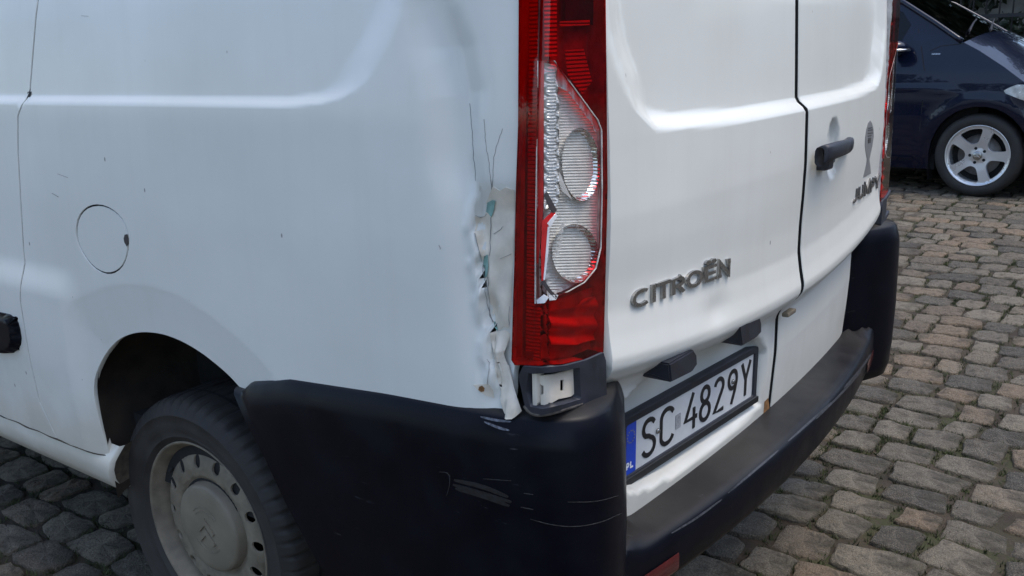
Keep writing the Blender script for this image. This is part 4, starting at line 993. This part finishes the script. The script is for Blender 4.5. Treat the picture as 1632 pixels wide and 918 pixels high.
grid_loft('bonnet', cacross(dens2([(-.184, 1.157), (-.065, 1.094), (.126, .973), (.269, .868), (.42, .785)], .03), .075, du=.06), NAVY, car, (0, 0, 1))
grid_loft('front_end', cacross([(.42, .785), (.66, .68), (.74, .62), (.775, .50), (.77, .36), (.70, .20)], .0, du=.02), NAVY, car, cf_)
ws = grid_loft('windscreen', cacross(dens2([(-.200, 1.160), (-.432, 1.309), (-.698, 1.471), (-.93, 1.545)], .05), .045, du=.05), CGLASS, car, (0, 0, 1))
grid_loft('roof', cacross([(-.93, 1.549), (-1.4, 1.59), (-1.95, 1.585), (-2.5, 1.52), (-2.78, 1.42)], .03), NAVY, car, (0, 0, 1))
grid_loft('tailgate', cacross([(-2.78, 1.42), (-2.98, 1.10), (-3.05, .80), (-3.06, .40), (-2.98, .22)], .0, du=-.04), NAVY, car, -cf_)
# A-pillar strip, interior and floor
V, F = tube_geo([cside(np.array([p]))[0]+np.array([0, 0, .004]) for p in dens2([(-.20, 1.163), (-.432, 1.313), (-.698, 1.475), (-.95, 1.553)], .05)], .022, 10); mesh_obj('windscreen_pillar', V, F, NAVY, car)
V, F = tube_geo([cmir(cside)(np.array([p]))[0]+np.array([0, 0, .004]) for p in dens2([(-.20, 1.163), (-.432, 1.313), (-.698, 1.475), (-.95, 1.553)], .05)], .022, 10); mesh_obj('windscreen_pillar', V, F, NAVY, car)
rotc = Matrix.Rotation(CTH, 4, 'Z')
box('cabin_floor', tuple(cl(np.array(-1.5), np.array(-.86), np.array(.45))), (2.9, 1.5, .5), UNDER, car, rotc)
box('dashboard', tuple(cl(np.array(-.42), np.array(-.86), np.array(1.02))), (.42, 1.36, .22), UNDER, car, rotc, bev=.06)
for ww in (-.48, -1.24):
    o = box('seat', tuple(cl(np.array(-1.42), np.array(ww), np.array(1.02))), (.16, .48, .72), UNDER, car, rotc @ Matrix.Rotation(R(-14), 4, 'Y'), bev=.05)
box('underside', tuple(cl(np.array(-1.28), np.array(-.86), np.array(.24))), (1.9, 1.55, .12), UNDER, car, rotc)
# door gap, lower moulding, badge, wipers
V, F = stroke_mesh([[(-.54, 1.27), (-.487, 1.119), (-.439, .962), (-.423, .722), (-.43, .50), (-.44, .22)]], .006, lambda q, o: cside(q)+cn_*o, .001, .0004); mesh_obj('door_gap', V, F, SEAL, car, False)
V, F = stroke_mesh([[(-.184, 1.150), (-.35, 1.135), (-.42, 1.10)]], .005, lambda q, o: cside(q)+cn_*o, .001, .0004); mesh_obj('panel_gap', V, F, SEAL, car, False)
V, F = stroke_mesh([[(-.48, .275), (-1.5, .275), (-2.15, .275)]], .012, lambda q, o: cside(q)+cn_*o, .001, .006); mesh_obj('side_moulding', V, F, NAVY, car, False)
for k in range(10):
    a = -.402+.0064*k; st = [[(a, 1.072), (a+.0028, 1.082), (a+.0050, 1.072)]] if k % 3 else [[(a+.001, 1.072), (a+.001, 1.082)], [(a+.001, 1.081), (a+.0045, 1.078)]]
    V, F = stroke_mesh(st, .0021, lambda q, o: cside(q)+cn_*o, .001, .002); mesh_obj('badge_letter', V, F, CHROME, car, False)
for (a, b) in (((-.215, -.30), (-.34, -.92)), ((-.205, -.85), (-.33, -1.42))):
    P1 = cl(np.array(a[0]), np.array(a[1]), np.array(1.245)); P2 = cl(np.array(b[0]), np.array(b[1]), np.array(1.335)); V, F = tube_geo([P1-np.array([0, 0, .03]), P1, .5*(P1+P2)+np.array([0, 0, .012]), P2], [.010, .009, .007, .005], 8); mesh_obj('wiper', V, F, TRIM, car)
# mirror
mc = cl(np.array(-.66), np.array(.05), np.array(1.135)); V = []; F = []; nu, nv = 20, 12
for i in range(nv+1):
    ph = math.pi*i/nv-math.pi/2
    for k in range(nu):
        th = 2*math.pi*k/nu; uu = .105*math.cos(ph)*math.cos(th)*(1 if math.cos(th) > 0 else .5); ww = .115*math.cos(ph)*math.sin(th); zz = .062*math.sin(ph); V.append(mc+cf_*uu+cn_*ww+np.array([0, 0, zz]))
for i in range(nv):
    for k in range(nu): F.append([i*nu+k, i*nu+(k+1) % nu, (i+1)*nu+(k+1) % nu, (i+1)*nu+k])
mo = mesh_obj('door_mirror', V, F, NAVY, car)
mc2 = [mc+cf_*(.108*math.cos(a))+cn_*(.118*math.sin(a))+np.array([0, 0, -.022]) for a in np.linspace(-.5, 1.9, 14)]; V, F = tube_geo(mc2, .013, 8); mesh_obj('indicator', V, F, CHROME, mo)
V, F = tube_geo([mc-np.array([0, 0, .03])-cn_*.05, mc-np.array([0, 0, .07])-cn_*.14], .022, 8); mesh_obj('mirror_arm', V, F, SEAL, mo)
# headlight
hlp = smooth_poly([(.135, .795), (.175, .825), (.25, .855), (.33, .825), (.48, .752), (.58, .70), (.60, .655), (.50, .66), (.36, .705), (.24, .752)], 1)
hl = patch('headlight', hlp, lambda uv: cside(uv)+cn_*.003, plain('headlight_reflector', (.75, .76, .76), .25, metal=.6, var=.35, nscale=22), car, cn_, res=.02, thick=.01)
patch('headlight_lens', hlp, lambda uv: cside(uv)+cn_*.008, CLEARLENS, hl, cn_, res=.02, thick=.006)
patch('headlight', hlp, lambda uv: cmir(cside)(uv)-cn_*.003, plain('headlight_reflector', (.75, .76, .76), .25, metal=.6, var=.35, nscale=22), car, -cn_, res=.03, thick=.01)
# wheels
def alloy_wheel(c, ax):
    wl = empty('wheel', tuple(c)); wl.parent = car; wl.matrix_parent_inverse = Matrix.Translation(-Vector(car.location)); axv = np.asarray(ax, float); c = np.zeros(3)
    u_ = cf_.copy(); v_ = np.array([0, 0, 1.])
    def part(o, p=None): o.parent = p or wl; return o
    part(lathe('tyre', [(.226, -.004), (.236, .004), (.252, .011), (.272, .013), (.292, .008), (.306, -.006), (.314, -.022), (.315, -.10), (.31, -.17), (.28, -.20), (.23, -.19)], c, axv, RUBBER, None, 96))
    part(lathe('rim', [(.224, -.006), (.2334, .002), (.2334, .006), (.229, .007), (.222, .003), (.216, -.006), (.208, -.045), (.205, -.15)], c, axv, ALLOY, None, 80))
    rz2 = lambda r: np.interp(r, [0, .03, .06, .12, .18, .215, .224], [-.012, -.013, -.018, -.010, -.006, -.004, .001])
    dm = lambda uv: c+uv[:, 0:1]*u_+uv[:, 1:2]*v_+rz2(np.hypot(uv[:, 0], uv[:, 1]))[:, None]*axv
    hol = []
    for k in range(5):
        a0 = R(36+72*k); L = []
        for (r_, da) in ((.206, -21), (.208, 0), (.206, 21), (.196, 25), (.15, 23), (.10, 17), (.088, 0), (.10, -17), (.15, -23), (.196, -25)):
            L.append((r_*math.cos(a0+R(da)), r_*math.sin(a0+R(da))))
        hol.append(smooth_poly(L, 2))
    sp_ = part(patch('spokes', [(.221*math.cos(q), .221*math.sin(q)) for q in np.linspace(0, 2*math.pi, 81)[:-1]], dm, ALLOY, None, axv, res=.014, holes=hol, thick=.035))
    part(lathe('brake_disc', [(.001, -.06), (.155, -.06), (.155, -.075)], c, axv, plain('brake_disc_steel', (.16, .145, .13), .5, metal=.6), None, 48))
    part(lathe('wheel_back', [(.001, -.10), (.206, -.10)], c, axv, SEAL, None, 32))
    for k in range(5):
        a = R(18+72*k-18); q = .056; P = dm(np.array([[q*math.cos(a+R(36)), q*math.sin(a+R(36))]]))[0]; part(lathe('wheel_bolt', [(.0115, .001), (.0115, .003), (.0085, .0035), (.0001, .001)], P, axv, SEAL, None, 14))
    hb = part(lathe('hub_cap', [(.034, -.008), (.033, .000), (.028, .003), (.0002, .004)], c, axv, CHROMED, None, 32))
    for k in range(3):
        a = R(90+120*k); V, F = stroke_mesh([[(0, 0), (.024*math.cos(a), .024*math.sin(a))]], [.006, .002], lambda q, o: c+q[:, 0:1]*u_+q[:, 1:2]*v_+axv*(.0045+o), .0, .001); part(mesh_obj('emblem_star', V, F, ALLOY, None, False), hb)
    return wl
wa = alloy_wheel(CO+np.array([0, 0, .315]), cn_)
for (u, mir) in ((-2.568, 0), (0, 1), (-2.568, 1)):
    w2 = copy_tree(wa, car); P = CO+np.array([0, 0, .315])+cf_*u-cn_*(WTOT if mir else 0); w2.location = tuple(P); w2.rotation_euler = (0, 0, math.pi if mir else 0)
for c0 in (0, -2.568):
    for mir in (0, 1):
        rows = []
        for ww in (-.03, -.30):
            q = np.array(archF)+[c0, 0]; P = cl(q[:, 0], np.full(len(q), ww if not mir else -WTOT-ww), q[:, 1]); rows.append(P)
        grid_loft('wheel_housing', rows, SEAL, car, (0, 0, -1))
        if not mir or c0 == 0:
            q = np.array(archF)+[c0, 0]; P = cl(q[:, 0], np.full(len(q), -.30 if not mir else -WTOT+.30), q[:, 1]); mesh_obj('housing_back', list(P), [list(range(len(P)))], SEAL, car, False)

# ================================================================== BEYOND: fence, wall, greenery
IRON = plain('black_iron', (.012, .012, .013), .6)
fence = empty('iron_fence', (11.2, 1.5, .167)); tag(fence, 'black iron railing fence beyond the parked blue car', 'fence')
for z_ in (.75, 1.42, 1.72): box('rail', (11.2, 1.5, .167+z_), (.03, 11, .045), IRON, fence)
bar_me = None
for k in range(72):
    y_ = -3.9+.15*k
    if bar_me is None:
        V, F = tube_geo([(0, 0, 0), (0, 0, 1.72), (0, 0, 1.80), (0, 0, 1.92)], [.010, .010, .020, .001], 6); o = mesh_obj('bar', V, F, IRON, fence); bar_me = o.data
    else:
        o = bpy.data.objects.new('bar', bar_me); COL.objects.link(o); adopt(o, fence)
    o.location = (11.2, y_, .167)
for k, y_ in enumerate((-3.0, 0.2, 3.4, 6.6)): box('post', (11.2, y_+.07, .167+.95), (.07, .07, 1.9), IRON, fence)
wallm = plain('pale_rendered_wall', (.30, .29, .26), .9, var=.5, nscale=2.5, bmp=.4, bscale=40)
pw = box('boundary_wall', (15.5, 2, .167+1.12), (.35, 30, 2.28), wallm, None); tag(pw, 'rendered boundary wall behind the iron fence and shrubs', 'wall')
adopt_ = box('coping', (15.5, 2, .167+2.295), (.45, 30, .07), wallm, pw)
def leaf_material(name, a, b_):
    m, t, b = newmat(name); v = coords(t)
    t.links.new(mixc(t, ramp(t, noise(t, v, 7, 4), .3, .7), a, b_), b.inputs['Base Color']); b.inputs['Roughness'].default_value = .6
    return m
LEAF = leaf_material('dark_leaves', (.008, .016, .005), (.022, .036, .010)); BARK = plain('bark', (.05, .04, .03), .9, var=.5, nscale=12, bmp=.8, bscale=30)
def leaves(name, blobs, n, size, parent, seed):
    g = np.random.default_rng(seed); V = []; F = []
    bl = np.array([b[:3] for b in blobs]); rad = np.array([b[3] for b in blobs]); pr = rad**2/np.sum(rad**2)
    for _ in range(n):
        i = g.choice(len(bl), p=pr); d = g.normal(size=3); d /= np.linalg.norm(d); p = bl[i]+d*rad[i]*(g.uniform(.35, 1)**.6)*np.array([1, 1, .85])
        a = g.normal(size=3); a /= np.linalg.norm(a); b = np.cross(a, g.normal(size=3)); b /= np.linalg.norm(b); s = size*g.uniform(.6, 1.3); k = len(V)
        V += [p-a*s, p+b*s*.45, p+a*s, p-b*s*.45]; F.append([k, k+1, k+2, k+3])
    return mesh_obj(name, V, F, LEAF, parent, False)
def shrub(loc, rad, h, seed, label):
    g = np.random.default_rng(seed); e = empty('shrub', loc); tag(e, label, 'shrub')
    bl = [(loc[0]+g.normal(0, rad*.35), loc[1]+g.normal(0, rad*.5), loc[2]+h*g.uniform(.25, .85), rad*g.uniform(.35, .6)) for _ in range(12)]
    leaves('foliage', bl, 3200, .075, e, seed)
    for k in range(5):
        q = bl[k]; V, F = tube_geo([loc, (loc[0]*.5+q[0]*.5+.03, loc[1]*.5+q[1]*.5, loc[2]*.5+q[2]*.5), q[:3]], [.025, .016, .006], 6); mesh_obj('stem', V, F, BARK, e)
shrub((10.5, -.2, .167), .8, 1.45, 11, 'dark leafy shrub in front of the iron fence near the blue car bonnet')
shrub((12.5, 1.2, .167), 1.0, 1.9, 15, 'thin dark shrub behind the fence in front of the boundary wall')
shrub((12.3, 2.3, .167), 1.1, 2.5, 16, 'dense dark shrub behind the fence, next to the tree trunk')
shrub((12.6, 3.6, .167), 1.2, 2.3, 12, 'tall dark shrub behind the iron fence beside the tree trunk')
shrub((12.4, 5.6, .167), 1.2, 2.2, 13, 'broad dark shrub behind the fence, farthest along from the trunk')
shrub((12.7, -2.6, .167), 1.2, 2.4, 14, 'rounded dark shrub behind the fence, off the bonnet end of the blue car')
def tree(loc, h, r_, seed, label):
    g = np.random.default_rng(seed); e = empty('tree', loc); tag(e, label, 'tree'); L = np.array(loc)
    tops = []
    V, F = tube_geo([L, L+[.05, .0, h*.25], L+[-.05, .05, h*.5], L+[0, .1, h*.75]], [.24, .20, .15, .07], 10); tr_ = mesh_obj('trunk', V, F, BARK, e)
    for k in range(8):
        a = k*.785+g.uniform(-.3, .3); s = L+[0, 0, h*g.uniform(.38, .62)]; t_ = L+[r_*.75*math.cos(a), r_*.75*math.sin(a), h*g.uniform(.6, .98)]; V, F = tube_geo([s, .5*(s+t_)+[0, 0, .2], t_], [.07, .045, .015], 6); mesh_obj('limb', V, F, BARK, e); tops.append(t_)
    bl = [(t_[0], t_[1], t_[2], r_*.42) for t_ in tops]+[(L[0]+g.normal(0, r_*.4), L[1]+g.normal(0, r_*.4), L[2]+h*g.uniform(.30, 1.0), r_*.42) for _ in range(16)]
    leaves('crown', bl, 11000, .19, e, seed)
tree((13.2, 2.35, .167), 7.5, 2.8, 21, 'tall tree with dark crown behind the iron fence and boundary wall')
tree((17.5, -2.0, .167), 8.5, 3.2, 22, 'broad tree standing behind the boundary wall')
tree((18.0, 6.5, .167), 8.0, 3.2, 23, 'leafy tree farther along behind the boundary wall')

# ================================================================== AROUND THE COURTYARD (unseen, added to darken reflections and the low light)
bl_ = empty('added_unseen_building', (6, -15, 0)); tag(bl_, 'added unseen grey building with dark windows, darkening reflections behind the van', 'building')
box('wall', (6, -15.2, 3.9), (34, .5, 7.9), plain('grey_render', (.17, .165, .155), .9, var=.2, nscale=2), bl_)
rf_ = box('roof', (6, -17, 8.1), (35, 4.6, .5), plain('dark_roof', (.05, .045, .045), .8), bl_)
WG = plain('window_pane', (.02, .025, .03), .08); WFm = plain('window_frame', (.6, .6, .58), .5); wme = None
for fl in range(2):
    for k in range(11):
        o = box('window', (-8+2.8*k, -14.93, 2.2+3.2*fl), (1.2, .06, 1.7), WFm, bl_); box('pane', (-8+2.8*k, -14.89, 2.2+3.2*fl), (1.06, .03, 1.54), WG, o)
tree((-21.0, 4.0, 0), 8.0, 3.6, 31, 'broad added tree out of view, blocking low light on the filler cap side')  # out-of-view trees added to dim the left horizon and its reflection
tree((-20.0, 13.0, 0), 9.5, 3.8, 33, 'tall added tree out of view, blocking low light off the front end')
